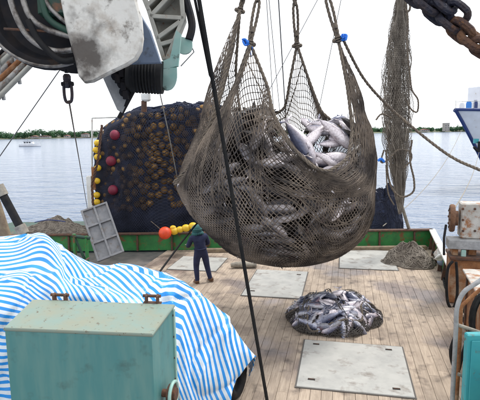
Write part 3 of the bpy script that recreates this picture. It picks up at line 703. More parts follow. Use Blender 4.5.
# deeper fish: one mass
mb = MB(); random.seed(9)
def inside(p, ax, h=.4, m_=-.06):
    ax = ax.normalized()
    for sgn in (1, 0, -1):
        e_ = np.array(p+ax*sgn*h); q_ = PF[np.argmin(((PF-e_)**2).sum(1))]; o_ = q_-np.array(CEN-_z*.1); o_ /= np.linalg.norm(o_)
        if (e_-q_).dot(o_) > m_: return False
    return True
def lowfish(mb, p, X, Z, L_, h_):
    X = X.normalized(); Z = (Z-X*Z.dot(X)).normalized(); Y = Z.cross(X); rows = []
    for t, r in ((0, .1), (.12, .55), (.35, 1), (.6, .8), (.85, .25), (1, .08)):
        rows.append([p+X*(.5-t)*L_+Y*math.cos(k*math.pi/3)*h_*.36*r+Z*math.sin(k*math.pi/3)*h_*.5*r for k in range(6)])
    vs = [q for r_ in rows for q in r_]; fs = [(i*6+k, i*6+(k+1) % 6, i*6+6+(k+1) % 6, i*6+6+k) for i in range(5) for k in range(6)]
    mb.add(vs, fs)
for lay, n_ in ((.3, 480), (.52, 280), (.8, 130)):
    for i in range(n_):
        th = random.uniform(0, 360); v = .04+.82*random.random()**.7; p = bag(th, v, lay)
        if p.z > 5.05 or rim(th).z-p.z < .25: continue
        ax = Vector((random.gauss(0, 1), random.gauss(0, 1), random.gauss(0, .5)))
        if inside(p, ax): lowfish(mb, p, ax, Vector((random.gauss(0, 1), random.gauss(0, 1), random.gauss(0, 1))), .82, .24)
for i in range(240):
    p = CEN+_r*random.uniform(-1.5, 1.5)+_f*random.uniform(-1.2, 1.2)+_z*random.uniform(-1.3, 1.15)
    if (p-CEN).dot(_r) > .1 and p.z > CEN.z+.45: continue
    if ((p-CEN).dot(_r)/1.9)**2+((p-CEN).dot(_f)/1.5)**2 > .95: continue
    ax = Vector((random.gauss(0, 1), random.gauss(0, 1), random.gauss(0, .4)))
    if inside(p, ax): lowfish(mb, p, ax, Vector((random.gauss(0, 1), random.gauss(0, 1), random.gauss(0, 1))), .82, .26)
for i in range(260):
    p = CEN+_r*random.uniform(-1.25, -.12)+_f*random.uniform(-1.0, .8)+_z*random.uniform(.7, 1.75)
    ax = Vector((random.gauss(0, 1), random.gauss(0, 1), random.gauss(0, .5)))
    if inside(p, ax, .42, -.1): lowfish(mb, p, ax, Vector((random.gauss(0, 1), random.gauss(0, 1), random.gauss(0, 1))), .82, .26)
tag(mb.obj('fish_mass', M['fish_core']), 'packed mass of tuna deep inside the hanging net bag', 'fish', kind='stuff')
# the big fish lying in the open mouth
GM = 'large tuna in the mouth of the net bag'
def mouth(a, b, up, k=0, sc=None, lab='large silvery tuna lying in the open mouth of the hanging net bag'):
    a, b = at(*a), at(*b); L_ = (a-b).length; put_fish(FP[k], (a+b)/2, a-b, up, lab, GM, L_/1.05)
mouth((316, 167, 9.85), (285, 118, 10.15), _f*-.3+_r*-1, 0)
mouth((352, 158, 10.15), (303, 163, 9.9), _f*.4-_z*1.0, 1)
mouth((354, 150, 10.3), (318, 116, 10.5), _f*.7+_z*.6+_r*.2, 2)
mouth((300, 150, 10.3), (328, 122, 10.7), _f*1+_z*.2, 1)
mouth((341, 168, 9.95), (312, 150, 9.95), _f*.4+_z*.4, 2)
mouth((290, 128, 10.6), (312, 160, 10.2), _f+_z*.3, 0)
mouth((328, 140, 10.4), (356, 131, 10.9), _f+_z*.5, 1)
mouth((305, 128, 10.9), (342, 134, 10.7), _f+_z, 2)
mouth((283, 135, 10.2), (300, 165, 9.8), _f+_r*.4, 2)
mouth((355, 165, 10.2), (318, 172, 9.8), _f*.3-_z, 0)
mouth((330, 122, 11.2), (350, 118, 11.6), _f*.2+_z, 0)
mouth((300, 118, 11.3), (322, 135, 11.0), _f+_z, 1)
mouth((347, 140, 10.6), (316, 146, 10.3), _f+_z*.6, 0)
mouth((296, 140, 10.1), (318, 158, 9.95), _f*.8+_z*.3, 1)
mouth((340, 128, 10.9), (308, 122, 11.1), _f*.8+_z*.6, 1)
mouth((352, 136, 10.8), (338, 118, 11.1), _f*.8+_r, 2)

# ================================================================== FISH PILE ON DECK
PC = atz(333, 322, 0); pr, pd, ph = 1.06, .8, .64
PN = empty('deck_net', PC, 'dark net spread open on the deck under a heap of small tuna', 'net')
def dome(th, q):                                         # q 0 centre .. 1 edge
    wv = 1+.07*math.sin(3*th+.6)+.05*math.sin(5*th+2)
    c, s_ = math.cos(th), math.sin(th); e = .82
    x = pr*wv*math.copysign(abs(c)**e, c)*q; y = pd*wv*math.copysign(abs(s_)**e, s_)*q
    return PC+_r*x+_f*y+_z*(ph*(1-q**3.2)*(1-.12*q)*(1+.12*math.sin(2*th+1)))
random.seed(21); cnt = 0; used = []
for i in range(4000):
    if cnt >= 86: break
    th = random.uniform(0, 2*math.pi); q = math.sqrt(random.random())*.9; p = dome(th, q)-_z*.04
    if any((p-u).length < .135 for u in used): continue
    used.append(p); t1 = (dome(th+.08, q)-dome(th-.08, q)).normalized(); t2 = (dome(th, min(1, q+.05))-dome(th, q-.05)).normalized(); nn = t1.cross(t2)
    if nn.z < 0: nn = -nn
    ang = random.gauss(0, .5) if random.random() < .7 else random.uniform(0, 6.3); g = Vector((1, .25, 0)); g = (g-nn*g.dot(nn)).normalized(); h = nn.cross(g)
    ax = g*math.cos(ang)+h*math.sin(ang)
    if random.random() < .5: ax = -ax
    s_ = 1 if random.random() < .55 else -1; up = nn.cross(ax)*s_+nn*random.uniform(-.7, .3); p = p+_z*.02; p.z = max(p.z, .09)
    put_fish(random.choice(FDP if random.random() < .38 else FD), p, ax, up, 'small silver-blue tuna in the heap on the deck net', 'tuna heaped on the deck', random.uniform(.85, 1.1)); cnt += 1
mb = MB(); random.seed(2)
for i in range(60):
    th = random.uniform(0, 6.28); q = math.sqrt(random.random())*.75; p = dome(th, q); p = p-_z*(.1+.4*p.z*random.random()); p.z = max(p.z, .1)
    lowfish(mb, p, Vector((random.gauss(0, 1), random.gauss(0, 1), 0)), Vector((0, random.gauss(0, 1), 1)), .55, .16)
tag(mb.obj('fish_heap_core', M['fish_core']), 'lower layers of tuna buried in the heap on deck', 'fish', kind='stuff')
mb = MB(); nu, nv = 74, 13; G = np.zeros((nu, nv+1, 3))
for i in range(nu):
    th = 2*math.pi*i/nu; top = .82+.12*math.sin(3*th+.5)+.12*math.sin(5*th)
    for j in range(nv+1):
        q = 1.04-(1.04-top)*j/nv; p = dome(th+math.pi/nu*(j % 2), min(q, 1))+_z*.075
        if q > .9: p = p+(p-PC-_z*p.z)*.07*wob(p, 3)
        if j == 0: p.z = .02
        G[i, j] = p+_z*.02*wob(p, 9)
A, B = [], []
for j in range(nv):
    for i in range(nu):
        for k in ((i, (i-1) % nu) if j % 2 == 0 else (i, (i+1) % nu)): A.append(G[i, j]); B.append(G[k, j+1])
mb.segs(A, B, .0065); mb.segs(G[:, 1:-1:2].reshape(-1, 3)-np.array([0, 0, .012]), G[:, 1:-1:2].reshape(-1, 3)+np.array([0, 0, .01]), .010)
o = mb.obj('netting', M['twine_wet'], PN); o['kind'] = 'stuff'
mb = MB(); mb.rope([Vector(G[i % nu, nv]) for i in range(nu+1)], .024)
mb.obj('border_rope', M['rope_brown'], PN)
mb = MB()
for a, b, q in (((318, 300), (356, 326), .07), ((345, 300), (370, 314), .06), ((318, 300), (299, 318), .06)):
    a, b = atz(*a, z=.4), atz(*b, z=.3); pts = [a.lerp(b, i/10) for i in range(11)]
    o_ = []
    for p in pts:
        dx, dy = (p-PC).dot(_r)/pr, (p-PC).dot(_f)/pd; th = math.atan2(dy, dx); qq = min(.98, math.hypot(dx, dy)); r_ = dome(th, qq); o_.append(Vector((p.x, p.y, r_.z+.11)))
    for s_ in range(4):
        mb.tube(cr([p+Vector((.045*math.sin(i*.8+s_*2), .045*math.cos(i*1.1+s_*2), .012*s_-.02)) for i, p in enumerate(o_)], 2), .008, 5)
mb.obj('gathered_netting', M['twine_wet'], PN)
# gathered skirt of loose netting round the heap
mb = MB(); random.seed(31)
for i in range(150):
    th = random.uniform(0, 6.28); L_ = random.uniform(.08, .3); pts = []
    q0 = random.uniform(.86, 1.03)
    for k in range(8):
        t = th+L_*k/7; p = dome(t, min(1, q0+.03*math.sin(k*1.3+i))); p.z = max(.02, p.z*.8+random.uniform(0, .07)); pts.append(p)
    mb.tube(cr(pts, 2), .011, 4)
o = mb.obj('loose_folds', M['twine_wet'], PN); o['kind'] = 'stuff'

# ================================================================== HEAPS OF NET
def heap(c, rx, ry, h, n, mt, ms, label, seed, name='net_heap', group=None, peak=1.6, strand=.012, foldn=0):
    random.seed(seed); e = empty(name, c, label, 'net', group); mb = MB(); P = []
    def surf(th, q):
        wv = 1+.12*math.sin(2*th+seed)+.1*math.sin(3*th+2*seed)+.05*math.sin(7*th+seed)
        p = c+_r*rx*wv*q*math.cos(th)+_f*ry*wv*q*math.sin(th)+_z*h*(1-q**peak)*(1+.18*math.sin(2*th+seed*3)); k = .09*min(h, 1.2)
        return p+_z*max(-p.z+c.z, k*wob(p, 4+1/max(h, .3))+k*.7*wob(p, 9))*(1 if q < .97 else 0)
    for i in range(48): P.append([surf(2*math.pi*i/48, j/14) for j in range(15)])
    mb.grid(P, closeu=True); mb.obj('folds', mt, e)
    mb = MB()
    for i in range(n):
        th = random.uniform(0, 6.28); q = math.sqrt(random.random())*.97; pts = []; dth = random.uniform(-.16, .16); dq = random.uniform(-.07, .07)
        for k in range(7):
            th += dth+random.gauss(0, .06); q = min(.99, max(.04, q+dq+random.gauss(0, .025))); pts.append(surf(th, q)+_z*random.uniform(0, .035))
        mb.tube(cr(pts, 2), strand*random.uniform(.7, 1.5), 4)
    o = mb.obj('loose_strands', ms, e); o['kind'] = 'stuff'; return e
heap(atz(410, 264, 0), .82, .62, .62, 420, M['twine'], M['twine_pale'], 'low heap of grey-brown netting on deck by the side bulwark', 3)
heap(at(384, 229, SR.dot(_f)+1.4), .75, .7, 1.55, 420, M['navy_net'], M['navy_twine'], 'tall dark navy heap of net on the stern platform beside the hanging netting', 5, peak=3.4)
e = heap(at(58, 236, 18.7), 1.5, .6, .72, 380, M['twine_pale'], M['twine_pale'], 'grey tangle of net and rope on the stern bulwark beside the gridded panel', 8)
mb = MB(); q = at(50, 222, 18.4)
for k in range(1): mb.tube(cr([q+_r*(-.6+.05*k)+_z*.03*k, q+_r*-.1+_z*(.08+.02*k), q+_r*.3+_z*.05, q+_r*.6-_z*.03*k], 6), .02, 6)
mb.obj('blue_line', M['ship_blue'], e)

# ================================================================== BIG SEINE PILE WITH FLOATS
BD = 20.4; bl = lambda px, d=BD: (px-240)/480*d
SC = loc((bl(103)+bl(234))/2, BD, .53); hw = (bl(234)-bl(103))/2
SP = empty('seine_pile', SC, 'towering navy seine net pile studded with amber and red floats', 'net')
def pile(th, b):
    c, s_ = math.cos(th), math.sin(th); e = 2/3.2
    k = (1-b**13)**.3*(1+.03*math.sin(b*5+1))
    x = hw*math.copysign(abs(c)**e, c)*k; y = 1.6*math.copysign(abs(s_)**e, s_)*k
    top = 4.95+.3*(x/hw)-.6*max(0, -x/hw-.3)
    if x/hw > .3: top -= .3*(x/hw-.3)
    z = top*(b if b < .8 else .8+.2*(1-(1-(b-.8)/.2)**1.6))
    p = SC+_r*x+_f*y+_z*z; n_ = (_r*x/hw+_f*y/1.6)
    return p+n_*.1*wob(p, 1.4)+n_*.05*wob(p, 4)+_z*.05*wob(p, 2)*b
mb = MB(); P = [[pile(2*math.pi*i/72, j/40) for j in range(41)] for i in range(72)]; mb.grid(P, closeu=True); mb.obj('net_body', M['navy_net'], SP)
mb = MB(); mb.sphere((0, 0, 0), .15, 12, 8); fl_me = mb.mesh('float', M['float_amber'])
mb = MB(); mb.sphere((0, 0, 0), .2, 14, 9); fr_me = mb.mesh('float_red', M['float_red'])
mb = MB(); mb.sphere((0, 0, 0), .14, 12, 8); fy_me = mb.mesh('float_yellow', M['float_yellow'])
def child(me, name, p, parent, label=None, sc=(1, 1, 1), rz=0):
    o = bpy.data.objects.new(name, me); COL.objects.link(o); o.parent = parent; o.location = Vector(p)-Vector(parent['_o']); o.scale = sc; o.rotation_euler = (rz, rz*.7, rz)
    if label: o['label'] = label
    return o
random.seed(17); used = []; cnt = 0
reds = [at(115, 135, BD-1.62), at(111, 161, BD-1.58), at(113, 190, BD-1.58)]
for i in range(9000):
    if cnt >= 290: break
    th = random.uniform(math.pi*.98, math.pi*2.04); b = random.uniform(.2, .93); p = pile(th, b)
    px_ = (p-Vector((0, 0, H))); 
    if b < .3 and random.random() < .7: continue
    if (p-SC).dot(_r)/hw > .35 and b > .72 and random.random() < .6: continue
    if (p-SC).dot(_r)/hw > .78: continue
    if any((p-u).length < .225 for u in used) or any((p-u).length < .32 for u in reds): continue
    used.append(p); n_ = pile(th, b)-(SC+_z*(p.z-SC.z)); n_.normalize()
    child(fl_me, 'float', p-n_*random.uniform(-.03, .05), SP, sc=(1, random.uniform(.85, 1), random.uniform(.85, 1.1)), rz=random.uniform(0, 3)); cnt += 1
for p in reds: child(fr_me, 'float', p, SP, 'dark red float')
for py in (143, 150, 157, 168, 181, 195, 202):
    child(fy_me, 'float', at(97.5+random.uniform(-1.5, 1), py, BD-1.5), SP, 'bright yellow float', sc=(1, 1, .9))
mb = MB(); nu, nv = 150, 74; G = np.zeros((nu+1, nv+1, 3))
for i in range(nu+1):
    for j in range(nv+1):
        th = math.pi*(.94+1.14*(i+.5*(j % 2))/nu); b = .02+.95*j/nv; p = pile(th, b); n_ = (p-(SC+_z*(p.z-SC.z))).normalized(); G[i, j] = p+n_*(.17+.025*wob(p, 6))
A, B = [], []
for j in range(nv):
    for i in range(1, nu):
        for k in ((i, i-1) if j % 2 == 0 else (i, i+1)): A.append(G[i, j]); B.append(G[k, j+1])
mb.segs(A, B, .0125); o = mb.obj('covering_net', M['navy_twine'], SP); o['kind'] = 'stuff'
mb = MB(); random.seed(4)                                # folds of webbing lying over the crown
for i in range(170):
    th = random.uniform(math.pi*.95, math.pi*2.05); b = random.uniform(.84, .985); pts = []
    for k in range(7): pts.append(pile(th+k*.07, min(.99, b+random.uniform(-.01, .012)))+_z*random.uniform(.03, .12))
    mb.tube(cr(pts, 2), random.uniform(.02, .05), 5)
o = mb.obj('webbing_folds', M['navy_net'], SP); o['kind'] = 'stuff'
# row of loose floats hung by the worker
mb = MB(); mb.sphere((0, 0, 0), .235, 20, 14); big = mb.mesh('float_ball', M['float_orange'])
p0 = at(165, 233, 17.3); p1 = at(196, 226, 17.6)
fe = empty('float_line', p0-_z*.2, 'line of one orange ball float and yellow floats strung beside the worker', 'float line')
child(big, 'float', p0, fe, 'big orange ball float')
for px_, py, s_ in ((174, 231, 1.15), (180, 229.5, .95), (186, 228, 1.1), (193, 226, 1.1), (173, 228, .8)): child(fy_me, 'float', at(px_, py, 17.5), fe, 'yellow float', sc=(s_*1.1, s_, s_*.9))
mb = MB(); mb.tube([p0-_r*.5+_z*.45, p0, at(180, 230, 17.5), p1, at(212, 215, 18)], .014, 5); mb.obj('head_rope', M['rope_brown'], fe)
# post and rail beside the pile
pe = empty('rail_post', at(91, 236, 18.9), 'white rust-streaked post standing beside the seine pile', 'post')
b0 = Vector(pe['_o']); mb = MB(); mb.box((b0+at(91, 176, 18.9))/2, (.2, .2, (at(91, 176, 18.9)-b0).length), (_r, _f, _z), bev=.02); mb.obj('post', M['white_paint'], pe, smooth=False)
mb = MB(); mb.box(at(93.5, 176, 18.82)-_z*.1, (.12, .1, .9), (_r, _f, _z), bev=.02); mb.obj('rust_bracket', M['rust'], pe, smooth=False)
re_ = empty('pipe_rail', at(92, 228, 19.6), 'white pipe guard rail rising behind the seine pile', 'railing'); mb = MB()
for px_ in (92, 122): mb.tube([at(px_, 228, 19.6), at(px_, 118, 19.6)], .035, 8)
mb.obj('upright', M['white_paint'], re_); 
for py in (118, 131): mb = MB(); mb.tube([at(92, py, 19.6), at(122, py-1, 19.6)], .035, 8); mb.obj('rail', M['white_paint'], re_)
mb = MB(); mb.rope([at(102, 125, 18.5), at(98, 160, 18.4), at(92, 185, 18.5), at(93, 205, 18.4)], .05); tag(mb.obj('hanging_rope', M['rust_dark']), 'dark rusty rope hanging down the edge of the seine pile', 'rope')

# ================================================================== GRIDDED PANEL
b0, b1, t0, t1 = at(98, 262, 16.1), at(124, 252, 16.4), at(80, 211, 16.9), at(107.5, 202.5, 17.2)
GP = empty('gridded_panel', (b0+b1)/2, 'pale grey gridded panel leaning beside the seine pile', 'panel')
X = (b1-b0); Y = ((t0-b0)+(t1-b1))/2; nn = X.cross(Y).normalized()
if nn.dot(_f) > 0: nn = -nn
def gp(u, v, k=0): return b0+X*u+Y*v+nn*k
mb = MB(); mb.prism([gp(0, 0), gp(1, 0), gp(1, 1), gp(0, 1)], -nn*.03); mb.obj('backing', M['grid_metal'], GP, smooth=False)
for u in (0.02, .5, .98):
    mb = MB(); mb.box(gp(u, .5, .04), (.07, Y.length, .08), (X.normalized(), Y.normalized(), nn), bev=.01); mb.obj('rib', M['grid_metal'], GP, smooth=False)
for v in (.015, .34, .66, .985):
    mb = MB(); mb.box(gp(.5, v, .038), (X.length, .07, .07), (X.normalized(), Y.normalized(), nn), bev=.01); mb.obj('crossbar', M['grid_metal'], GP, smooth=False)

# ================================================================== STRIPED TARP
cg = [  # columns left to right: back hem, ridge, shoulder, lower, near hem (pixel x, y, metres ahead)
 [(-75, 262, 9.6), (-75, 240, 8.5), (-70, 276, 7.4), (-75, 322, 6.7), (-80, 440, 6.5)],
 [(-5, 262, 9.6), (0, 238, 8.4), (0, 270, 7.5), (-5, 315, 6.7), (-8, 440, 6.5)],
 [(42, 262, 9.4), (44, 236, 8.3), (46, 264, 7.5), (40, 306, 6.8), (36, 440, 6.5)],
 [(88, 274, 8.9), (88, 262, 7.95), (79, 280, 7.3), (74, 308, 6.75), (70, 440, 6.5)],
 [(134, 285, 8.8), (130, 267, 7.9), (123, 286, 7.35), (114, 316, 6.85), (106, 440, 6.6)],
 [(190, 305, 8.6), (182, 282, 7.8), (167, 302, 7.3), (154, 338, 6.9), (148, 440, 6.7)],
 [(225, 335, 8.4), (214, 306, 7.7), (194, 330, 7.3), (180, 372, 6.95), (172, 440, 6.8)],
 [(250, 365, 8.1), (238, 336, 7.55), (219, 366, 7.25), (205, 398, 7.0), (198, 445, 6.9)],
 [(248, 376, 7.75), (255, 357, 7.5), (238, 380, 7.3), (230, 402, 7.15), (226, 447, 7.05)]]
ncol, nrow = len(cg), 5; CW = [[at(*p) for p in c] for c in cg]
NUt, NVt = 20, 26
cols = [cr(c, NVt) for c in CW]                           # along rows
full = []
for j in range(len(cols[0])): full.append(cr([c[j] for c in cols], NUt))
G = [[full[j][i] for j in range(len(full))] for i in range(len(full[0]))]   # G[i across][j down]
nI, nJ = len(G), len(G[0]); U = np.zeros((nI, nJ)); V = np.zeros((nI, nJ))
jr = NVt                                                  # ridge row
for i in range(nI):
    for j in range(jr+1, nJ): V[i, j] = V[i, j-1]+(G[i][j]-G[i][j-1]).length
    for j in range(jr-1, -1, -1): V[i, j] = V[i, j+1]-(G[i][j]-G[i][j+1]).length
for i in range(1, nI):
    L_ = (G[i][jr+NVt]-G[i-1][jr+NVt]).length; U[i, :] = U[i-1, :]+L_
iR = 3*NUt; U0 = U[iR, 0]
vs = []; st = []
for i in range(nI):
    for j in range(nJ):
        a = G[min(i+1, nI-1)][j]-G[max(i-1, 0)][j]; b = G[i][min(j+1, nJ-1)]-G[i][max(j-1, 0)]; n_ = a.cross(b)
        n_ = n_.normalized() if n_.length > 1e-8 else _z.copy()
        if n_.z < 0 and n_.dot(_f) > 0: n_ = -n_
        u, v = U[i, j]-U0, V[i, j]
        f = .04*wob((u*1.1, v*.7, 0), 1.0)+.022*math.sin(u*7.0+2.2*v+1.2*wob((u, v, 0), 1.1))*(.35+.65*min(1, max(0, v)))+.012*wob((u*3, v*3, 2), 1.3)
        if -1.5 < u < .2: f += .06*math.exp(-((u+.75-.35*v)/.16)**2)*min(1, max(0, v+.2)*2)   # gathered fold
        if u > .6:
            cz = abs(math.sin(2.6*(u-.55*v)+.8*wob((u, v, 1), 1.2))); f += .07*(1-cz)**3*min(1, (u-.6)*2)*min(1, max(0, v+.1)*3)
        cz = abs(math.sin(1.9*(u+.8*v)+1.3*wob((u, v, 7), 1.0))); f += .04*(1-cz)**4*min(1, max(0, v+.1)*3)*(.3 if -.3 < u < 1.3 else 1)
        wr = wob((u*1.3+.6*v, v*1.1, 4), 1.5); f -= .05*max(0, 1-abs(wr)*3.2)**2*min(1, max(0, v+.2)*2)
        wr = wob((u*.8-.9*v, v*.6, 9), 2.2); f += .03*max(0, 1-abs(wr)*3.5)**2
        p = G[i][j]+n_*f; vs.append(p)
        k = max(0, min(u, 1.15+.25*v)+.25); k2 = max(0, u-1.15-.25*v); k3 = max(0, u-1.6-.3*v); s_ = v+.08*wob((u, v, 5), .9)-.7*(math.sqrt(k*k+.02)-.14)+.25*k2-.7*k3+.03*wob((u*2, v*2, 3), 1.6)+.16*math.exp(-((u+.7)/.3)**2)*math.sin(v*3)
        st.append(s_*(1.2 if u < -.9 else (1 if u > .3 else 1.2-.2*(u+.9)/1.2))/.118)
mb = MB(); mb.add(vs, [(i*nJ+j, (i+1)*nJ+j, (i+1)*nJ+j+1, i*nJ+j+1) for i in range(nI-1) for j in range(nJ-1)])
tarp = mb.obj('striped_tarp', M['tarp'], auto=False); at_ = tarp.data.attributes.new('stripe', 'FLOAT', 'POINT'); at_.data.foreach_set('value', st)
md = tarp.modifiers.new('thickness', 'SOLIDIFY'); md.thickness = .006
tag(tarp, 'blue and white striped tarpaulin draped over deck machinery beside the teal cabinet', 'tarpaulin')
mb = MB(); mb.tube([at(63, 277.5, 7.45)+_z*.03, at(89, 261, 8.1)+_z*.05], .017, 6); tag(mb.obj('thin_rod', M['rust_dark']), 'thin rusty rod lying on the striped tarpaulin', 'rod')
# machinery under the tarp: carries it
e = empty('covered_winch', loc(-3.2, 7.9, 0), 'dark deck winch hidden under the striped tarpaulin', 'winch')
mb = MB(); mb.box(loc(-3.4, 7.9, .8), (5.0, .9, 1.6), (_r, _f, _z), bev=.05); mb.obj('frame', M['steel_dark'], e, smooth=False)
mb = MB(); mb.lathe(loc(-5, 7.9, 1.35), _r, [(0, .6), (.1, .6), (.1, .35), (1.6, .35), (1.6, .6), (1.7, .6)], 20); mb.obj('drum', M['rust_dark'], e)
# tyre fender peeping out under the hem
tc_ = at(236, 385, 7.62); tc_.z = .36; mb = MB()
mb.tube([tc_+(_f*.7+_r*.3).normalized()*math.cos(a)*.28+_z*math.sin(a)*.28 for a in [2*math.pi*i/20 for i in range(20)]], .085, 10, closed=True)
tag(mb.obj('tyre_fender', M['black_rubber']), 'black rubber tyre standing on deck under the hem of the striped tarpaulin', 'tyre')

# ================================================================== TEAL CABINET
fl, frr = at(4.8, 328, 5.4), at(151.6, 334, 5.4); br = at(173.5, 305, 6.15); blf = at(33.5, 300, 6.15)
TB = empty('teal_cabinet', Vector(((fl.x+frr.x)/2, (fl.y+frr.y)/2, 0)), 'large teal steel machine cabinet with sloping lid in front of the tarpaulin', 'cabinet')
def dn(p, z=0.0): return Vector((p.x, p.y, z))
top = [fl, frr, br, blf]
mb = MB(); mb.add([p-_z*.03 for p in top]+[dn(p) for p in top], [(0, 1, 5, 4), (1, 2, 6, 5), (2, 3, 7, 6), (3, 0, 4, 7), (4, 5, 6, 7)])
mb.obj('body', M['teal'], TB, smooth=False)
c = sum(top, Vector())/4; lid = [c+(p-c)*1.018 for p in top]
mb = MB(); mb.prism([p-_z*.035 for p in lid], _z*.042, bev=.012); lo = mb.obj('lid', M['teal_top'], TB, smooth=False)
dF = (frr-fl).normalized(); nF = Vector((dF.y, -dF.x, 0))
if nF.dot(_f) > 0: nF = -nF
for pp in ((60, 297), (152, 298)):                        # lugs on the back edge
    q = at(*pp, 6.2); mb = MB(); dB = (br-blf).normalized()
    for s_ in (-1, 1): mb.box(q+dB*s_*.075-_z*.015, (.03, .1, .13), (dB, _f, _z), bev=.008)
    mb.tube([q-dB*.12+_z*.03, q+dB*.12+_z*.03], .022, 8); mb.box(q-_z*.075, (.24, .12, .02), (dB, _f, _z)); mb.obj('hinge_lug', M['rust_dark'], TB)
dS = (br-frr); dS.z = 0; dS.normalize(); nS = Vector((dS.y, -dS.x, 0))
if nS.dot(_r) < 0: nS = -nS
q = at(166, 393, 5.65); mb = MB(); mb.lathe(q-nS*.06, nS, [(0, .05), (.1, .05), (.1, .12), (.16, .12), (.165, .08), (.2, .08)], 18); hub = mb.obj('shaft_end', M['rust_dark'], TB)
mb = MB(); mb.tube([q+nS*.1+(dS*math.cos(a)+_z*math.sin(a))*.15 for a in [i*math.pi/10 for i in range(20)]], .022, 8, closed=True); mb.obj('hand_wheel', M['teal_pale'], TB)
mb = MB(); mb.box(frr.lerp(br, .97)-_z*.9+nS*.01, (.02, .05, 1.7), (nS, dS, _z)); mb.obj('corner_strip', M['teal_pale'], TB, smooth=False)
for k in range(5):
    mb = MB(); mb.lathe(frr.lerp(br, .94)-_z*(.12+.3*k)+nS*.003, nS, [(0, .016), (.008, .013)], 8); mb.obj('bolt', M['rust_dark'], TB)

# ================================================================== POWER BLOCK OVERHEAD (upper left)
D = 5.0
PB = empty('power_block', at(100, 84, D), 'battered white-cheeked net hauling power block with hydraulic hoses hung overhead', 'power block')
mb = MB()
out_ = [(56, -30), (60, 0), (66, 30), (74, 58), (78, 76), (84, 83), (92, 82), (110, 73), (127, 65), (136, 59), (141, 50), (142.5, 38), (141, 18), (136, 0), (132, -30)]
P = [at(x, y, D-.5) for x, y in out_]; mb.prism(P, _f*.09, bev=.02); mb.obj('cheek_plate', M['cheek'], PB)
mb = MB(); c = at(62, 2, D); ax = (_r*.12+_f).normalized()
mb.lathe(c-ax*.28, ax, [(.12, .2), (.12, .55), (.0, .6), (.0, .66), (.05, .69), (.1, .66), (.12, .5), (.4, .44), (.55, .6), (.6, .66), (.64, .6), (.64, .2)], 40); mb.obj('drum', M['steel_dark'], PB)
mb = MB(); mb.tube([c-ax*.29+(_r*math.cos(a)+_z*math.sin(a))*.66 for a in [R(150+i*6) for i in range(24)]], .016, 6); mb.obj('rim_bar', M['hose_pale'], PB)
for pts, r_, mk in (([(6, -25), (12, 5), (23, 30), (37, 44), (55, 51), (72, 50)], .027, 'hose_pale'), ([(16, -30), (24, 3), (32, 19), (48, 30), (72, 37)], .027, 'hose_pale'),
                    ([(36, -25), (47, 3), (58, 16), (72, 27)], .02, 'hose_pale'), ([(40, -30), (44, 8), (52, 22), (70, 32)], .03, 'dark_green'), ([(28, 20), (40, 42), (60, 60), (74, 60)], .03, 'black_rubber')):
    mb = MB(); mb.tube(cr([at(x, y, D-.42+.01*i) for i, (x, y) in enumerate(pts)], 8), r_, 10); mb.obj('hydraulic_hose', M[mk], PB)
mb = MB(); mb.box(at(58, -4, D-.3), (.34, .2, .4), (_r, _f, _z), bev=.03); mb.obj('motor_housing', M['dark_green'], PB, smooth=False)
mb = MB(); mb.tube([at(4, 29, D-.4), at(74, 33, D-.38)], .012, 6); mb.obj('tie_bar', M['rust_dark'], PB)
# second block: slate cheek, dark roller with teal end flange
PB2 = empty('line_hauler', at(150, 92, D+1), 'line hauler with slate cheek, dark roller and teal end flange behind the white cheek', 'hauler')
mb = MB(); mb.prism([at(x, y, D+.5) for x, y in ((128, 4), (139, 12), (150, 30), (161, 63), (126, 64), (122, 30))], _f*.08, bev=.012); mb.obj('cheek_plate', M['slate_paint'], PB2, smooth=False)
a, b = at(128, 76, D+.9), at(163, 78, D+.9); ax = (b-a).normalized()
mb = MB(); mb.lathe(a, ax, [(0, .17), (.05, .2), (.2, .165), (.36, .19), (b-a).length > 0 and (.42, .19)], 24); mb.obj('roller', M['black_rubber'], PB2)
for i in range(9): mb = MB(); mb.tube([a+ax*(.06+.036*i)+(_z*math.cos(t)+ax.cross(_z)*math.sin(t))*.185 for t in [k*math.pi/12 for k in range(24)]], .013, 5, closed=True); mb.obj('line_turn', M['rope_dark'], PB2)
q = at(168, 76, D+.9); arc = [q+_r*(.115*math.cos(t))+_z*(.02+.19*math.sin(t)) for t in [R(180+i*12) for i in range(16)]]
mb = MB(); mb.prism([q+_r*-.115+_z*.1]+arc+[q+_r*.115+_z*.1], _f*.07-_r*.03, bev=.01); mb.obj('end_flange', M['teal_pale'], PB2)
mb = MB(); mb.prism([at(x, y, D+.9) for x, y in ((160, 62), (170, 58), (176, 30), (181, 34), (178, 66), (160, 70))], _f*.08); mb.obj('hanger_arm', M['teal_pale'], PB2, smooth=False)
# cream lattice head above the hauler
CB = empty('boom_head', at(165, 60, D+1.2), 'cream steel boom head with triangular cut-outs and rust spots overhead', 'boom')
def bar(pts, wd_, th, mt, parent, name, d):
    P = [at(x, y, d) for x, y in pts]
    for a, b in zip(P, P[1:]):
        u = (b-a); l = u.length; u.normalize(); s_ = u.cross(_f).normalized(); m = MB(); m.box((a+b)/2, (l+wd_*.5, wd_, th), (u, s_, u.cross(s_)), bev=.006); m.obj(name, mt, parent, smooth=False)
for pts in ([(139, -15), (150, 12), (165, 60)], [(181, -15), (184, 20), (168, 60)], [(148, 8), (168, -10)], [(152, 18), (184, 20)], [(152, 18), (178, -10)], [(158, 40), (180, 24)], [(161, 46), (175, 42)]):
    bar(pts, .05, .22, M['cream_steel'], CB, 'lattice_bar', D+1.2)
mb = MB(); mb.prism([at(x, y, D+1.34) for x, y in ((150, 16), (160, -12), (184, -12), (185, 18), (168, 60))], _f*.03); mb.obj('web_plate', M['cream_steel'], CB, smooth=False)
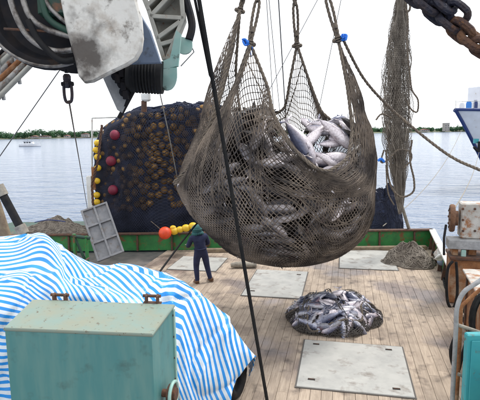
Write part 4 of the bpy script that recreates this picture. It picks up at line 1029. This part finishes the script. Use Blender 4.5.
mb = MB(); mb.tube(cr([at(186, 0, D+1.2), at(192, 24, D+1.15), at(189, 40, D+1.1)], 6), .05, 8); mb.obj('dark_arm', M['steel_dark'], CB)
q = at(184, 44, D+1.1); mb = MB(); mb.prism([q+_r*-.1+_z*.1, q+_r*.1+_z*.06]+[q+_r*.1*math.cos(t)+_z*(-.03+.09*math.sin(t)) for t in [R(0-i*20) for i in range(10)]], _f*.06); mb.obj('sheave_guard', M['teal_pale'], CB)
mb = MB(); mb.prism([at(x, y, D+.9) for x, y in ((100, 72), (140, 60), (140, 80), (122, 113), (117, 110))], _f*.05, bev=.01); g = mb.obj('gusset_plate', M['grey_paint'], PB2, smooth=False)
mb = MB()
for k, (x, y) in enumerate(((116, 76), (122, 84), (128, 74), (124, 92), (120, 70))): mb.lathe(at(x, y, D+.82), _f, [(0, .06), (.1, .06)], 10); mb.box(at(x+2, y+3, D+.84), (.06, .08, .1), (_r, _f, _z))
mb.obj('valve_cluster', M['steel_dark'], PB2)
mb = MB(); mb.tube([at(137, 84, D+.88), at(119, 118, D+.95)], .028, 8); mb.obj('brace_pipe', M['steel_dark'], PB2)
mb = MB(); mb.tube([at(166, -8, D+1.25), at(120, -110, D+1.4), at(40, -300, D+1.8)], [.17, .17, .2], 12); mb.obj('boom_tube', M['cream_steel'], CB)
mb = MB(); mb.tube([at(98, -25, D-.2), at(104, -120, D+1.3)], .06, 8); mb.obj('hanger', M['steel_dark'], PB)
# deck lamp hanging behind
LE = empty('floodlight', at(145, 112, 12), 'small white floodlight hung above the seine pile', 'lamp')
mb = MB(); mb.box(at(146, 97, 12), (.22, .2, .22), (_r, _f, _z), bev=.04); mb.obj('housing', M['white_paint'], LE, smooth=False)
mb = MB(); mb.tube([at(146, 92, 12), at(146, 60, 12.2)], .03, 8); mb.tube([at(144, 101, 12), at(144, 112, 12.0)], .07, 10); mb.obj('bracket', M['rust_dark'], LE)
# lattice boom at the far left
BM = empty('lattice_boom', at(0, 95, D+.8), 'rusty grey pipe boom running behind the power block', 'boom')
for k, (y0, y1, r_, mk) in enumerate(((96, 64, .024, 'cream_steel'), (88, 57, .028, 'boom_grey'), (80, 50, .03, 'rust'), (72, 42, .024, 'boom_grey'), (64, 34, .026, 'cream_steel'), (59, 28, .018, 'boom_grey'), (54, 22, .022, 'steel_dark'), (40, 8, .03, 'grey_paint'))):
    mb = MB(); mb.tube([at(-40, y0+46, D+.8+.03*k), at(0, y0, D+.8+.03*k), at(32, y1, D+.8+.03*k), at(72, y1-40, D+.8+.03*k)], r_*1.25, 10); mb.obj('boom_pipe', M[mk], BM)
for k, x in enumerate((-14, 4, 20)):
    mb = MB(); mb.tube([at(x, 104-x*1.0, D+.84), at(x-10, 40-x*.9, D+.9)], .022, 8); mb.obj('cross_tie', M['grey_paint'], BM)
# swivel hook and pennant wire
HK = empty('swivel_hook', at(69, 102, D), 'dark blue steel swivel hook hanging under the power block', 'hook')
mb = MB(); q = at(66.5, 72, D); mb.lathe(q-_z*.02, -_z, [(0, .025), (.02, .04), (.06, .04), (.08, .025), (.11, .028), (.14, .022)], 12); mb.obj('swivel', M['chain'], HK)
mb = MB(); mb.tube([at(66, 64, D), at(66.5, 73, D)], .02, 8); mb.obj('shank', M['steel_dark'], HK)
q = at(68, 92, D); mb = MB(); mb.tube(cr([q+_z*.1+_r*.028, q+_r*.04, q-_z*.085+_r*.03, q-_z*.105, q-_z*.085-_r*.03, q-_r*.04, q+_z*.1-_r*.028], 5, closed=True), .016, 8, closed=True); mb.obj('link', M['chain'], HK)
mb = MB(); mb.tube([at(67.5, 84, D)-_r*.06, at(67.5, 84, D)+_r*.06], .022, 8); mb.obj('pin', M['steel_dark'], HK)
# hydraulic cylinder at the left edge
HC = empty('hydraulic_ram', at(24, 238, 10), 'black hydraulic ram with brass-coloured ends behind the striped tarpaulin', 'ram')
a, b = at(-6, 178, 10), at(27, 240, 10)
mb = MB(); mb.tube([a.lerp(b, .18), a.lerp(b, .8)], .085, 14); mb.obj('barrel', M['black_rubber'], HC)
mb = MB(); mb.tube([a.lerp(b, .12), a.lerp(b, .28)], .11, 14); mb.obj('gland', M['rope_pale'], HC); mb = MB(); mb.tube([a.lerp(b, .76), a.lerp(b, .9)], .12, 14); mb.obj('gland', M['rope_pale'], HC)
mb = MB(); mb.tube([b-(b-a)*.15, Vector((b.x, b.y, 0))], .1, 10); mb.obj('pedestal', M['dark_green'], HC)
mb = MB(); mb.tube([a-(b-a)*.4, a.lerp(b, .14)], .05, 10); mb.obj('piston_rod', M['grey_paint'], HC)
e = empty('timber_spar', Vector((at(8, 240, 10.6).x, at(8, 240, 10.6).y, 0)), 'tan timber spar leaning behind the hydraulic ram', 'spar')
mb = MB(); a, b = at(-6, 200, 10.6), at(10, 250, 10.5); b2 = b+(b-a).normalized()*(b.z/((a-b).normalized().z)) ; mb.tube([a, b2], .12, 12); mb.obj('spar', M['sill_wood'], e)

# green frame beside the panel
GF = empty('green_frame', Vector((at(84, 246, 15.9).x, at(84, 246, 15.9).y, 0)), 'green pipe frame standing between the gridded panel and tarpaulin', 'frame')
for x, y0 in ((74, 234), (86, 236)):
    mb = MB(); p = at(x, y0, 15.9); mb.tube([p, dn(p)], .06, 8); mb.obj('upright', M['green_paint'], GF)
mb = MB(); mb.tube([at(72, 236, 15.9), at(90, 238, 15.9)], .06, 8); mb.tube([at(74, 236, 15.9), at(86, 262, 15.9)], .045, 8); mb.obj('brace', M['dark_green'], GF)

# ================================================================== CHAIN, top right
CH = empty('heavy_chain', at(450, 30, 3.2), 'heavy dark chain with a rusty end link hanging across overhead', 'chain')
def link(c, T, Sx, L_, W_, r_, mt):
    T = T.normalized(); Sx = (Sx-T*Sx.dot(T)).normalized(); pts = []
    for i in range(20):
        a = 2*math.pi*i/20; ca, sa = math.cos(a), math.sin(a)
        pts.append(c+T*(math.copysign(L_/2-W_/2, ca)+ca*W_/2 if abs(ca) > .02 else 0)+Sx*sa*W_/2)
    m = MB(); m.tube(pts, r_, 8, closed=True); return m.obj('link', mt, CH)
path = cr([at(330, -330, 3.6), at(345, -180, 3.5), at(368, -75, 3.4), at(385, -34, 3.3), at(412, -8, 3.2), at(432, 8, 3.2), at(452, 24, 3.2), at(470, 38, 3.15), at(492, 52, 3.1), at(530, 60, 3.1), at(570, 45, 3.1), at(600, -20, 3.2), at(615, -150, 3.3), at(620, -330, 3.4)], 10)
path = resample(path, .095)
for i, p in enumerate(path[1:-1]):
    T = path[i+2]-path[i]; px_ = 240+480*(p.dot(_r))/p.dot(_f)
    base = _z if i % 2 == 0 else _f
    base = base*.8+(_f if i % 2 == 0 else -_z)*.6
    big_ = 400 < px_ < 452
    link(p, T, base, .165, .105, .026, M['chain'] if px_ < 455 else M['chain_rust'])
    if big_: link(p+Vector((0, 0, .05))-_f*.03+_r*.03, T, base.cross(T), .15, .1, .024, M['chain'])

# ================================================================== HANGING BUNCH OF NETTING, right of the bag
D2 = 17.0; HN = empty('hanging_netting', at(400, 212, D2), 'long grey-brown bunch of netting hanging from above at the stern', 'net')
prof = [(-60, 402, 3), (0, 401, 4.5), (20, 400, 7), (45, 398, 10), (75, 396.5, 12.5), (110, 396.5, 13.5), (140, 397, 12), (165, 398, 8.5), (185, 399.5, 5.5), (205, 400, 3), (214, 400, 1.2)]
def hp(t, th, k=1):
    t = t*(len(prof)-1); i = min(int(t), len(prof)-2); q = t-i; y, x, r_ = [prof[i][j]*(1-q)+prof[i+1][j]*q for j in range(3)]
    rr_ = r_*D2/480*(1+.15*math.sin(5*th+3*t)+.1*math.sin(9*th-2*t))*k; c = at(x, y, D2)
    return c+_r*rr_*math.cos(th)+_f*rr_*math.sin(th)*.8
mb = MB(); P = [[hp(j/60, 2*math.pi*i/40, .3) for j in range(61)] for i in range(40)]; mb.grid(P, closeu=True); mb.obj('bunched_core', M['twine'], HN)
mb = MB(); random.seed(8)
for i in range(34):
    th = random.uniform(0, 6.28); t0 = random.uniform(0, .6); t1 = min(1, t0+random.uniform(.2, .6)); k = random.uniform(.85, 1.03)
    mb.tube([hp(t0+(t1-t0)*s_/14, th+.5*math.sin(s_*.5+i), k) for s_ in range(15)], random.uniform(.008, .02), 4)
nu, nv = 52, 150; A, B = [], []
for lay in (1.0, .8, .58):
    G = np.array([[hp(j/nv, 2*math.pi*(i+.5*(j % 2))/nu+lay*2, lay) for j in range(nv+1)] for i in range(nu)])
    for j in range(nv):
        for i in range(nu):
            for k in ((i, (i-1) % nu) if j % 2 == 0 else (i, (i+1) % nu)): A.append(G[i, j]); B.append(G[k, j+1])
mb.segs(A, B, .0055); o = mb.obj('netting', M['twine_pale'], HN); o['kind'] = 'stuff'
for pts, r_ in (([(405, 0), (408, 20), (407, 45), (410, 75), (412, 90), (418, 100), (417, 112), (410, 108), (406, 98)], .03), ([(384, 150), (381, 162), (388, 160), (398, 150), (410, 152), (411, 160), (404, 168)], .03),
                ([(386, 150), (388, 175), (393, 190), (402, 197), (413, 192), (414, 180), (410, 160), (412, 140)], .035), ([(376, 120), (382, 114), (392, 118)], .03), ([(386, 165), (388, 192), (394, 205)], .025),
                ([(402, -5), (410, 5), (408, 12), (404, 8)], .04)):
    mb = MB(); mb.rope(cr([at(x, y, D2-.5) for x, y in pts], 8), r_); mb.obj('loop_rope', M['rope_brown'], HN)
mb = MB(); mb.tube(cr([at(378, 161, D2-.5), at(381, 159, D2-.52), at(384, 162, D2-.5)], 4), .05, 6); mb.obj('blue_tie', M['blue_rope'], HN)
mb = MB(); mb.tube([at(400, 200, D2), at(409, 229, 18)], .06, 8); mb.obj('end_spar', M['rope_pale'], HN)

# ================================================================== WINCH ON THE RIGHT
WD = 11.9; WN = empty('side_winch', dn(at(470, 300, WD+.4)), 'rusty side winch with pale gearbox and round brown drum end', 'winch')
def wbox(x0, x1, y0, y1, d, dep, mk, name, bev=.015):
    a, b = at(x0, y1, d), at(x1, y0, d); wl = (b-a).dot(_r); c = a+NB*wl/2-rb_dir*dep/2; c.z = (a.z+b.z)/2; m = MB(); m.box(c, (wl, dep, abs(b.z-a.z)), (NB, -rb_dir, _z), bev=bev); return m.obj(name, M[mk], WN, smooth=False)
a, b = at(451, 258, WD), at(520, 258, WD); hz = a.z
m = MB(); m.box(dn(a)+NB*.5-rb_dir*.4+_z*hz/2, (1.0, .8, hz), (NB, -rb_dir, _z), bev=.02); m.obj('bed', M['rust'], WN, smooth=False)
wbox(450, 493, 256, 260, WD-.06, .9, 'rust_dark', 'bed_flange')
wbox(448, 492, 239, 249, WD+.05, .5, 'grey_paint', 'cross_beam')
wbox(452, 458, 248, 257.5, WD+.1, .5, 'rust', 'leg'); wbox(468, 476, 248, 257.5, WD+.1, .5, 'rust', 'leg'); wbox(461, 466, 250, 257, WD-.04, .1, 'teal_pale', 'grease_box')
gb = wbox(460, 489, 203, 238.5, WD+.15, .5, 'winch_paint', 'gearbox', .03)
for x, y in ((463, 209), (463, 220), (463, 231), (475, 209), (475, 231)):
    m = MB(); m.lathe(at(x, y, WD+.15-.29*(x-460)/480*WD)+_f*.002, rb_dir, [(0, .032), (.02, .028)], 8); m.obj('bolt', M['rust_dark'], WN)
q = at(452, 218, WD+.36); m = MB(); axw = (_r*1-_f*.35).normalized(); m.lathe(q-axw*.06, axw, [(0, .1), (0, .34), (.03, .36), (.09, .36), (.12, .34), (.12, .2), (.2, .19)], 30); m.obj('drum_end', M['rust_brown'], WN)
for k in range(8):
    a_ = k*math.pi/4; m = MB(); m.lathe(q-axw*.06+(axw.cross(_z).normalized()*math.cos(a_)+_z*math.sin(a_))*.24, -axw, [(0, .03), (.025, .026)], 8); m.obj('drum_bolt', M['rust_dark'], WN)
m = MB(); m.tube([at(444, 255, WD), at(444, 238, WD), at(446, 225, WD+.2)], .03, 8); m.obj('brake_lever', M['steel_dark'], WN)
for pts in ([(453, 261), (448, 268), (446.5, 285), (448, 303), (453, 308), (457, 296), (457, 275), (456, 262)], [(456, 335), (451, 350), (453, 364), (458, 370), (461, 360), (470, 330)]):
    m = MB(); m.tube(cr([at(x, y, 8.3 if y > 328 else WD-.3) for x, y in pts], 8), .035, 8); m.obj('hose', M['black_rubber'], WN)
# bent pipe rail in front
RD = 7.0; RL = empty('pipe_rail', dn(at(458, 330, RD)), 'bent grey pipe rail with crossbars beside the vivid teal panel', 'railing')
foot = lambda p: dn(p)
p1 = at(457, 308, RD); m = MB(); m.tube(cr([at(505, 262, RD), at(481, 280, RD), at(464, 292, RD), p1, p1-_z*.3], 6)+[foot(p1)], .036, 10); m.obj('bent_pipe', M['grey_paint'], RL)
p2 = at(461.5, 308, RD+.25); m = MB(); m.tube(cr([at(505, 274, RD+.25), at(480, 290, RD+.25), at(466, 302, RD+.25), p2, p2-_z*.3], 6)+[foot(p2)], .03, 10); m.obj('bent_pipe', M['rust'], RL)
for y in (325, 374): m = MB(); m.tube([at(458, y, RD), at(500, y+14, RD-.1)], .03, 8); m.obj('crossbar', M['rope_pale'], RL)
TP = empty('steel_locker', dn(at(480, 380, 6.5)), 'vivid teal steel locker standing behind the bent pipe rail', 'locker')
a, b = at(468, 335, 6.4), at(530, 340, 6.4); zt = a.z
m = MB(); m.box(dn(a)+_r*.5+_f*.06+_z*zt/2, (1.0, .12, zt), (_r, _f, _z), bev=.015); m.obj('body', M['teal_vivid'], TP, smooth=False)
m = MB(); m.box(dn(a)+_r*.5-_f*.012+_z*zt/2, (.9, .02, zt-.16), (_r, _f, _z), bev=.006); m.obj('door', M['teal_vivid'], TP, smooth=False)
m = MB()
HS = empty('hose_coil', dn(at(478, 318, 7.4), zt+.0), 'coil of black hoses hung behind the teal locker', 'hose')
for k in range(7):
    c = at(482+k*.8, 318, 7.25+.06*k); m = MB(); m.tube([c+_r*(.17+.01*k)*math.cos(t)+_z*(.38+.01*k)*math.sin(t)+_f*.04*math.sin(2*t+k) for t in [i*math.pi/14 for i in range(28)]], .028, 8, closed=True); m.obj('hose_turn', M['black_rubber'], HS)
# low tackle along the right bulwark
BX = empty('deck_tackle', dn(atz(441, 268)), 'white plastic bundle and rope wedged along the side bulwark', 'tackle')
for k, (x, y, s_) in enumerate(((441, 254, .17), (444, 262, .13), (440, 258, .12))):
    m = MB(); m.sphere(at(x, y, 14.9-k*.3), s_, 14, 9, sc=(1, .8, 1.2)); m.v = [(a+.06*wob((a, b, c), 9), b+.06*wob((b, c, a), 8), c+.05*wob((c, a, b), 9)) for a, b, c in m.v]; m.obj('bundle', M['white_paint'] if k != 1 else M['slate_paint'], BX)
m = MB(); m.rope(cr([at(433, 252, 16.2), at(441, 264, 15.2), at(444, 280, 13.6), at(448, 300, 12.4)], 8), .04); m.obj('rope', M['rope_dark'], BX)

# ================================================================== RIGGING
def line(pts, r_, mk, label, name='rigging_wire', cat='wire', group=None, laid=False):
    m = MB(); (m.rope if laid else lambda p, q: m.tube(p, q, 6))(pts, r_); return tag(m.obj(name, M[mk]), label, cat, group)
def ext(a, b, t): return a+(b-a)*t
a, b = at(199, 0, 5.2), at(267, 400, 6.2); t_g = (0-b.z)/(b.z-a.z); foot_ = b+(b-a)*t_g
line([ext(a, b, -1.1), a, b, foot_], .026, 'rope_dark', 'thick black cable slanting down across the hanging net bag', 'black_cable', 'cable')
a2 = at(195, 0, 5.2); line([ext(a2, b, -1.1), a2, at(210, 75, 5.4), at(214, 82, 5.42)], .017, 'rope_dark', 'thinner black wire running alongside the thick black cable', 'black_cable', 'cable')
line([at(138, 301, 7.35), at(181, 243, 9.5), at(198, 222, 10.9)], .02, 'rope_dark', 'short dark rope from the tarpaulin up to the hanging net bag', 'tag_line', 'rope')
line([at(157, 80, 9), at(168, 130, 10), at(178, 181, 11.1)], .012, 'rope_pale', 'thin pale cord running to the left lip of the hanging net bag', 'tag_line', 'rope')
pk = rim(333)
line(cr([pk+_r*.1, at(362, 76, 10.9), at(383, 101, 11.1), at(405, 121, 11), at(447, 154, 10.2), at(480, 170, 9.4), at(530, 190, 8.4), at(545, 240, 7.8), at(545, 331, 7.4)], 8), .032, 'rope_brown', 'brown rope sagging from the net bag corner past the hanging netting', 'tag_line', 'rope', laid=True)
for k, (x0, x1, r_) in enumerate(((266.5, 281, .012), (269, 291, .012), (278.5, 292.5, .02))):
    a, b = at(x0, 0, 15), at(x1, 228, 18.9); line([ext(a, b, -1.2), b], r_, 'wire', 'thin stay wire running up behind the hanging net bag', group='stay wires behind the net bag')
a, b = at(317.5, 0, 15), at(272, 85, 15); line([ext(a, b, -2), ext(a, b, 2.3)], .012, 'wire', 'thin wire slanting behind the peaks of the net bag')
a, b = at(341, 0, 15), at(320, 104, 15.5); line([ext(a, b, -2), ext(a, b, 1.8)], .011, 'wire', 'thin grey wire slanting behind the open mouth of the net bag')
a, b = at(57, 74, 8), at(0, 156, 8.5); line([ext(a, b, -.3), ext(a, b, 1.9)], .009, 'wire', 'thin wire slanting down left from the power block across the water')
line([at(69, 101, 5), at(80, 165, 11), at(88, 212, 18.4)], .01, 'rope_brown', 'pennant wire running down from the swivel hook to the white post')
line([at(181, 66, 6), at(194, 52, 6.2), at(189, 41, 6.15)], .008, 'wire', 'short thin wire beside the cream boom head')
line(sag(at(461, 131, 53), at(383, 226, SR.dot(_f)+.2), 1.0), .02, 'rope_pale', 'pale mooring line from the white vessel to the stern bulwark', 'mooring_line', 'rope')
line(sag(at(479, 152, 53), at(452, 212, WD+.6), .6), .02, 'rope_pale', 'pale mooring line from the white vessel to the side winch', 'mooring_line', 'rope')

# ================================================================== WORKER
def skin(name, verts, edges, rad, root=0, sub=2):
    me = bpy.data.meshes.new(name); me.from_pydata(verts, edges, []); o = bpy.data.objects.new(name, me); COL.objects.link(o)
    m = o.modifiers.new('s', 'SKIN'); m.use_smooth_shade = True
    for i, r_ in enumerate(rad): me.skin_vertices[0].data[i].radius = (r_ if isinstance(r_, tuple) else (r_, r_)); me.skin_vertices[0].data[i].use_root = (i == root)
    s_ = o.modifiers.new('d', 'SUBSURF'); s_.levels = sub; s_.render_levels = sub
    dg = bpy.context.evaluated_depsgraph_get(); nm = bpy.data.meshes.new_from_object(o.evaluated_get(dg)); bpy.data.objects.remove(o)
    nm.name = name; nm.polygons.foreach_set('use_smooth', [True]*len(nm.polygons)); return nm
V_ = [(0, 0, .9), (0, -.01, 1.05), (0, .015, 1.2), (0, .05, 1.34), (0, .075, 1.43), (0, .11, 1.5), (0, .13, 1.57), (0, .13, 1.62),          # 0-7 pelvis..crown
      (-.1, 0, .84), (-.13, .06, .47), (-.15, .0, .1), (-.16, .1, .045), (-.165, .17, .035),                                              # 8-12 left leg
      (.1, 0, .84), (.14, .03, .47), (.17, -.04, .1), (.2, .05, .045), (.215, .12, .035),                                                  # 13-17 right leg
      (-.18, .05, 1.36), (-.27, .1, 1.12), (-.2, .32, 1.1),                                                                               # 18-20 left arm
      (.18, .05, 1.36), (.25, .1, 1.1), (.15, .31, 1.03)]                                                                                  # 21-23 right arm
E_ = [(0, 1), (1, 2), (2, 3), (3, 4), (4, 5), (5, 6), (6, 7), (0, 8), (8, 9), (9, 10), (10, 11), (11, 12), (0, 13), (13, 14), (14, 15), (15, 16), (16, 17), (3, 18), (18, 19), (19, 20), (3, 21), (21, 22), (22, 23)]
R_ = [(.15, .12), (.145, .11), (.155, .115), (.15, .105), .06, .065, .098, .075, .1, .075, .058, .05, .035, .1, .075, .058, .05, .035, .085, .062, .045, .085, .062, .045]
bm_ = skin('body', V_, E_, R_)
for k in ('coverall', 'shoe', 'skin'): bm_.materials.append(M[k])
for p in bm_.polygons:
    c = p.center; p.material_index = 1 if c.z < .085 else (2 if (c.z > 1.455 and abs(c.x) < .1) else 0)
wp = atz(203.5, 282.5, 0); WK = empty('person', wp, 'worker in navy coverall and teal hood standing with back turned on the deck', 'person'); WK.rotation_euler = (0, R(-4), YAW+R(24)); WK.scale = (1.22, 1.15, 1.03); WK['_o'] = (0, 0, 0)
def pchild(me, name):
    o = bpy.data.objects.new(name, me); COL.objects.link(o); o.parent = WK; return o
pchild(bm_, 'body')
mb = MB(); mb.sphere((0, .115, 1.575), .135, 18, 12, sc=(.95, 1.0, 1.08)); 
vv = []
for (x, y, z) in mb.v:
    if y > .19: y = .19                                    # opening for the face
    if z < 1.47: z = 1.45; x *= 1.25; y = (y-.1)*1.25+.09
    vv.append((x, y, z))
mb.v = vv; mb.tube([(.13*math.cos(a)*1.02, .11+.13*math.sin(a), 1.6+.01*math.sin(a)) for a in [i*math.pi/10 for i in range(20)]], .016, 6, closed=True)
for q in range(18):                                      # cloth of the hood falling on the shoulders
    a = q*math.pi/9; mb.tube([(.1*math.cos(a), .1+.1*math.sin(a), 1.5), (.145*math.cos(a), .08+.115*math.sin(a), 1.43+.015*math.sin(3*a))], [.03, .022], 6)
pchild(mb.mesh('hood', M['hood']), 'hood')
for sx, sy, rz in ((-.16, .07, 0), (.2, .03, -.12)):
    mb = MB(); mb.tube([(sx-.0, sy-.1, .06), (sx, sy-.02, .07), (sx+.01, sy+.08, .055), (sx+.01, sy+.14, .045)], [.05, .06, .052, .035], 10)
    mb.box((sx+.003, sy+.02, .012), (.1, .27, .024), bev=.01); pchild(mb.mesh('shoe', M['shoe']), 'shoe')
mb = MB(); mb.sphere((0, .215, 1.575), .014, 6, 5, sc=(1, 1.6, 1.5))
for s_ in (-1, 1): mb.sphere((s_*.035, .2, 1.6), .012, 6, 5)
mb.tube([(-.025, .2, 1.53), (0, .206, 1.527), (.025, .2, 1.53)], .006, 5); pchild(mb.mesh('face', M['skin']), 'face')
for s_, wr, dr_ in ((-1, Vector((-.2, .32, 1.1)), Vector((.25, .95, .05))), (1, Vector((.15, .31, 1.03)), Vector((-.35, .9, .1)))):
    dr_.normalize(); side = dr_.cross(_z).normalized(); upv = side.cross(dr_); mb = MB()
    mb.tube([wr-dr_*.03, wr+dr_*.02, wr+dr_*.07, wr+dr_*.1], [.04, .04, .044, .036], 10)
    for k, fl_ in enumerate((.07, .08, .078, .062)):
        o_ = wr+dr_*.095+side*(.03-.02*k); mb.tube([o_, o_+dr_*fl_*.5, o_+dr_*fl_*.75-upv*fl_*.35, o_+dr_*fl_*.7-upv*fl_*.65], [.011, .0105, .0095, .008], 7)
    o_ = wr+dr_*.03+side*(-s_)*-.035; mb.tube([o_, o_+dr_*.035+side*s_*.035, o_+dr_*.07+side*s_*.03-upv*.015], [.013, .012, .009], 7)
    pchild(mb.mesh('glove', M['glove']), 'glove')
for nm, mbx in (('belt', 1),):
    mb = MB(); mb.tube([(.158*math.cos(a), -.008+.122*math.sin(a), 1.03) for a in [i*math.pi/12 for i in range(24)]], .014, 6, closed=True); pchild(mb.mesh('belt', M['coverall']), 'belt')
e = empty('mat_bundle', atz(243, 268), 'pale rolled mat lying on the deck under the net bag', 'mat')
mb = MB(); q = atz(243, 268); mb.tube([q-_r*.4+_z*.1, q-_r*.2+_z*.11+_f*.03, q+_r*.2+_z*.1, q+_r*.45+_z*.09], [.07, .1, .1, .07], 12); mb.obj('roll', M['rope_pale'], e)

# ================================================================== OTHER VESSELS
VS = empty('white_vessel', loc(24.5, 56, WATER), 'white fishing vessel with blue stem lying beyond the winch', 'vessel')
def vp(s_, side, z): return None
bowt = at(455.5, 111, 54); zt = bowt.z; ang = R(-16); AX = (_r*math.cos(ang)-_f*math.sin(ang)*-1*-1).normalized(); AX = (_r*.93+_f*.37).normalized(); SD = Vector((-AX.y, AX.x, 0))  # AX runs aft, SD away from us
zw = WATER-.4; rows = []
for k, s_ in enumerate((0, .4, 1.2, 2.5, 4.5, 7, 11, 18, 26)):
    row = []
    for side in (-1, 1):
        col_ = []
        for h in range(8):
            t = h/7; z = zw+(zt+.15*max(0, 1-s_/6)-zw)*t; rake = 7.0*(1-t)**.95; wtop = 4.3*(1-math.exp(-s_/3.2)); wbot = 3.9*(1-math.exp(-s_/6.5))
            wd_ = wbot*(1-t**1.6)+wtop*t**1.6; p = Vector((bowt.x, bowt.y, 0))+AX*(s_+rake*math.exp(-s_/9))+SD*side*wd_; p.z = z-(.35*min(1, s_/8)*t); col_.append(p)
        row.append(col_)
    rows.append(row)
for side in (0, 1):
    mb = MB(); mb.grid([r_[side] for r_ in rows]); mb.obj('hull_side', M['ship_white'], VS)
    mb = MB(); mb.tube([r_[side][7]+_z*.02 for r_ in rows], .16, 8); mb.obj('gunwale', M['ship_blue'], VS)
mb = MB(); mb.tube([p+AX*-.02 for p in rows[0][0]], .2, 8); mb.obj('stem', M['ship_blue'], VS)
mb = MB(); mb.grid([[r_[0][6], r_[1][6]] for r_ in rows]); mb.obj('foredeck', M['ship_white'], VS)
c = Vector((bowt.x, bowt.y, zt))
for k, (s_, w_, h_, mk, nm) in enumerate(((.9, .5, 1.3, 'ship_white', 'windlass'), (1.9, .5, 1.5, 'vivid_blue', 'blue_drum'), (2.9, .4, 1.6, 'ship_blue', 'bollard'))):
    mb = MB(); mb.lathe(c+AX*s_-_z*.4, _z, [(0, w_*.6), (h_*.8, w_*.6), (h_, w_*.4)], 12); mb.obj(nm, M[mk], VS)
mb = MB(); mb.box(c+AX*9+_z*1.2, (11, 3.6, 3.2), (AX, SD, _z), bev=.1); dh = mb.obj('deckhouse', M['ship_white'], VS, smooth=False)
for k in range(6):
    mb = MB(); mb.box(c+AX*(4.5+k*1.5)-SD*1.81+_z*1.7, (.8, .06, .9), (AX, SD, _z), bev=.02); mb.obj('window', M['glass'], VS, smooth=False)
mb = MB(); mb.tube([c+AX*.1+_z*1.0, c+AX*1.5-SD*1.5+_z*1.0, c+AX*4-SD*3+_z*1.0, c+AX*10-SD*4+_z*.9], .04, 6)
for s_ in (0, 2, 4, 5): 
    p = r_p = (Vector((bowt.x, bowt.y, 0))); pp = rows[s_][0][7]; mb.tube([pp, pp+_z*1.0], .04, 6)
mb.obj('guard_rail', M['white_paint'], VS)
q = at(479, 146, 53.3); mb = MB(); mb.tube([q+_z*.5, q-_z*.5], .14, 8); mb.tube(cr([q-_r*.55-_z*.1, q-_z*.55, q+_r*.55-_z*.1], 6), .16, 8); mb.obj('anchor', M['steel_dark'], VS)
mb = MB(); mb.box(at(476, 141, 53.6), (.5, .3, .5), (_r, _f, _z)); mb.obj('hawse_pipe', M['teal_vivid'], VS, smooth=False)
# motor launch off the far shore
LN = empty('motor_launch', atz(30, 146.5, WATER), 'small pale motor launch under way off the far shore', 'boat')
b0 = Vector(LN['_o']); X = _r; mb = MB(); rows = []
for s_, w_, zt_ in ((-6, 1.4, 1.2), (-3, 1.7, 1.2), (0, 1.8, 1.3), (3, 1.5, 1.6), (5, .8, 1.9), (6.4, .05, 2.2)):
    rows.append([b0+X*s_*(.93 if k in (0, 4) else 1)*(.9 if k == 2 else 1)+_f*w_*q_+_z*z_ for k, (q_, z_) in enumerate(((-1, zt_), (-.8, .2), (0, -.5), (.8, .2), (1, zt_)))])
mb.grid(rows); mb.add(rows[0], [(0, 1, 2, 3, 4)]); mb.obj('hull', M['ship_white'], LN)
mb = MB(); mb.grid([[r_[0]-_z*.1, r_[4]-_z*.1] for r_ in rows]); mb.obj('deck', M['ship_white'], LN)
mb = MB(); mb.prism([b0+X*-3.5-_f*1.2+_z*1.1, b0+X*2.6-_f*1.2+_z*1.2, b0+X*1.5-_f*1.2+_z*3.0, b0+X*-3.2-_f*1.2+_z*3.0], _f*2.4); mb.obj('cabin', M['ship_white'], LN, smooth=False)
for k in range(3): mb = MB(); mb.box(b0+X*(-2.3+1.4*k)-_f*1.24+_z*2.3, (1.0, .08, .7), (X, _f, _z)); mb.obj('window', M['glass'], LN, smooth=False)
mb = MB(); mb.prism([b0+X*-3.6-_f*1.35+_z*3.0, b0+X*2.0-_f*1.35+_z*3.0, b0+X*1.8-_f*1.35+_z*3.15, b0+X*-3.6-_f*1.35+_z*3.15], _f*2.7); mb.tube([b0+X*-1+_z*3.1, b0+X*-1+_z*4.4], .07, 6); mb.obj('roof', M['slate_paint'], LN, smooth=False)

for o in bpy.data.objects:
    if '_o' in o: del o['_o']
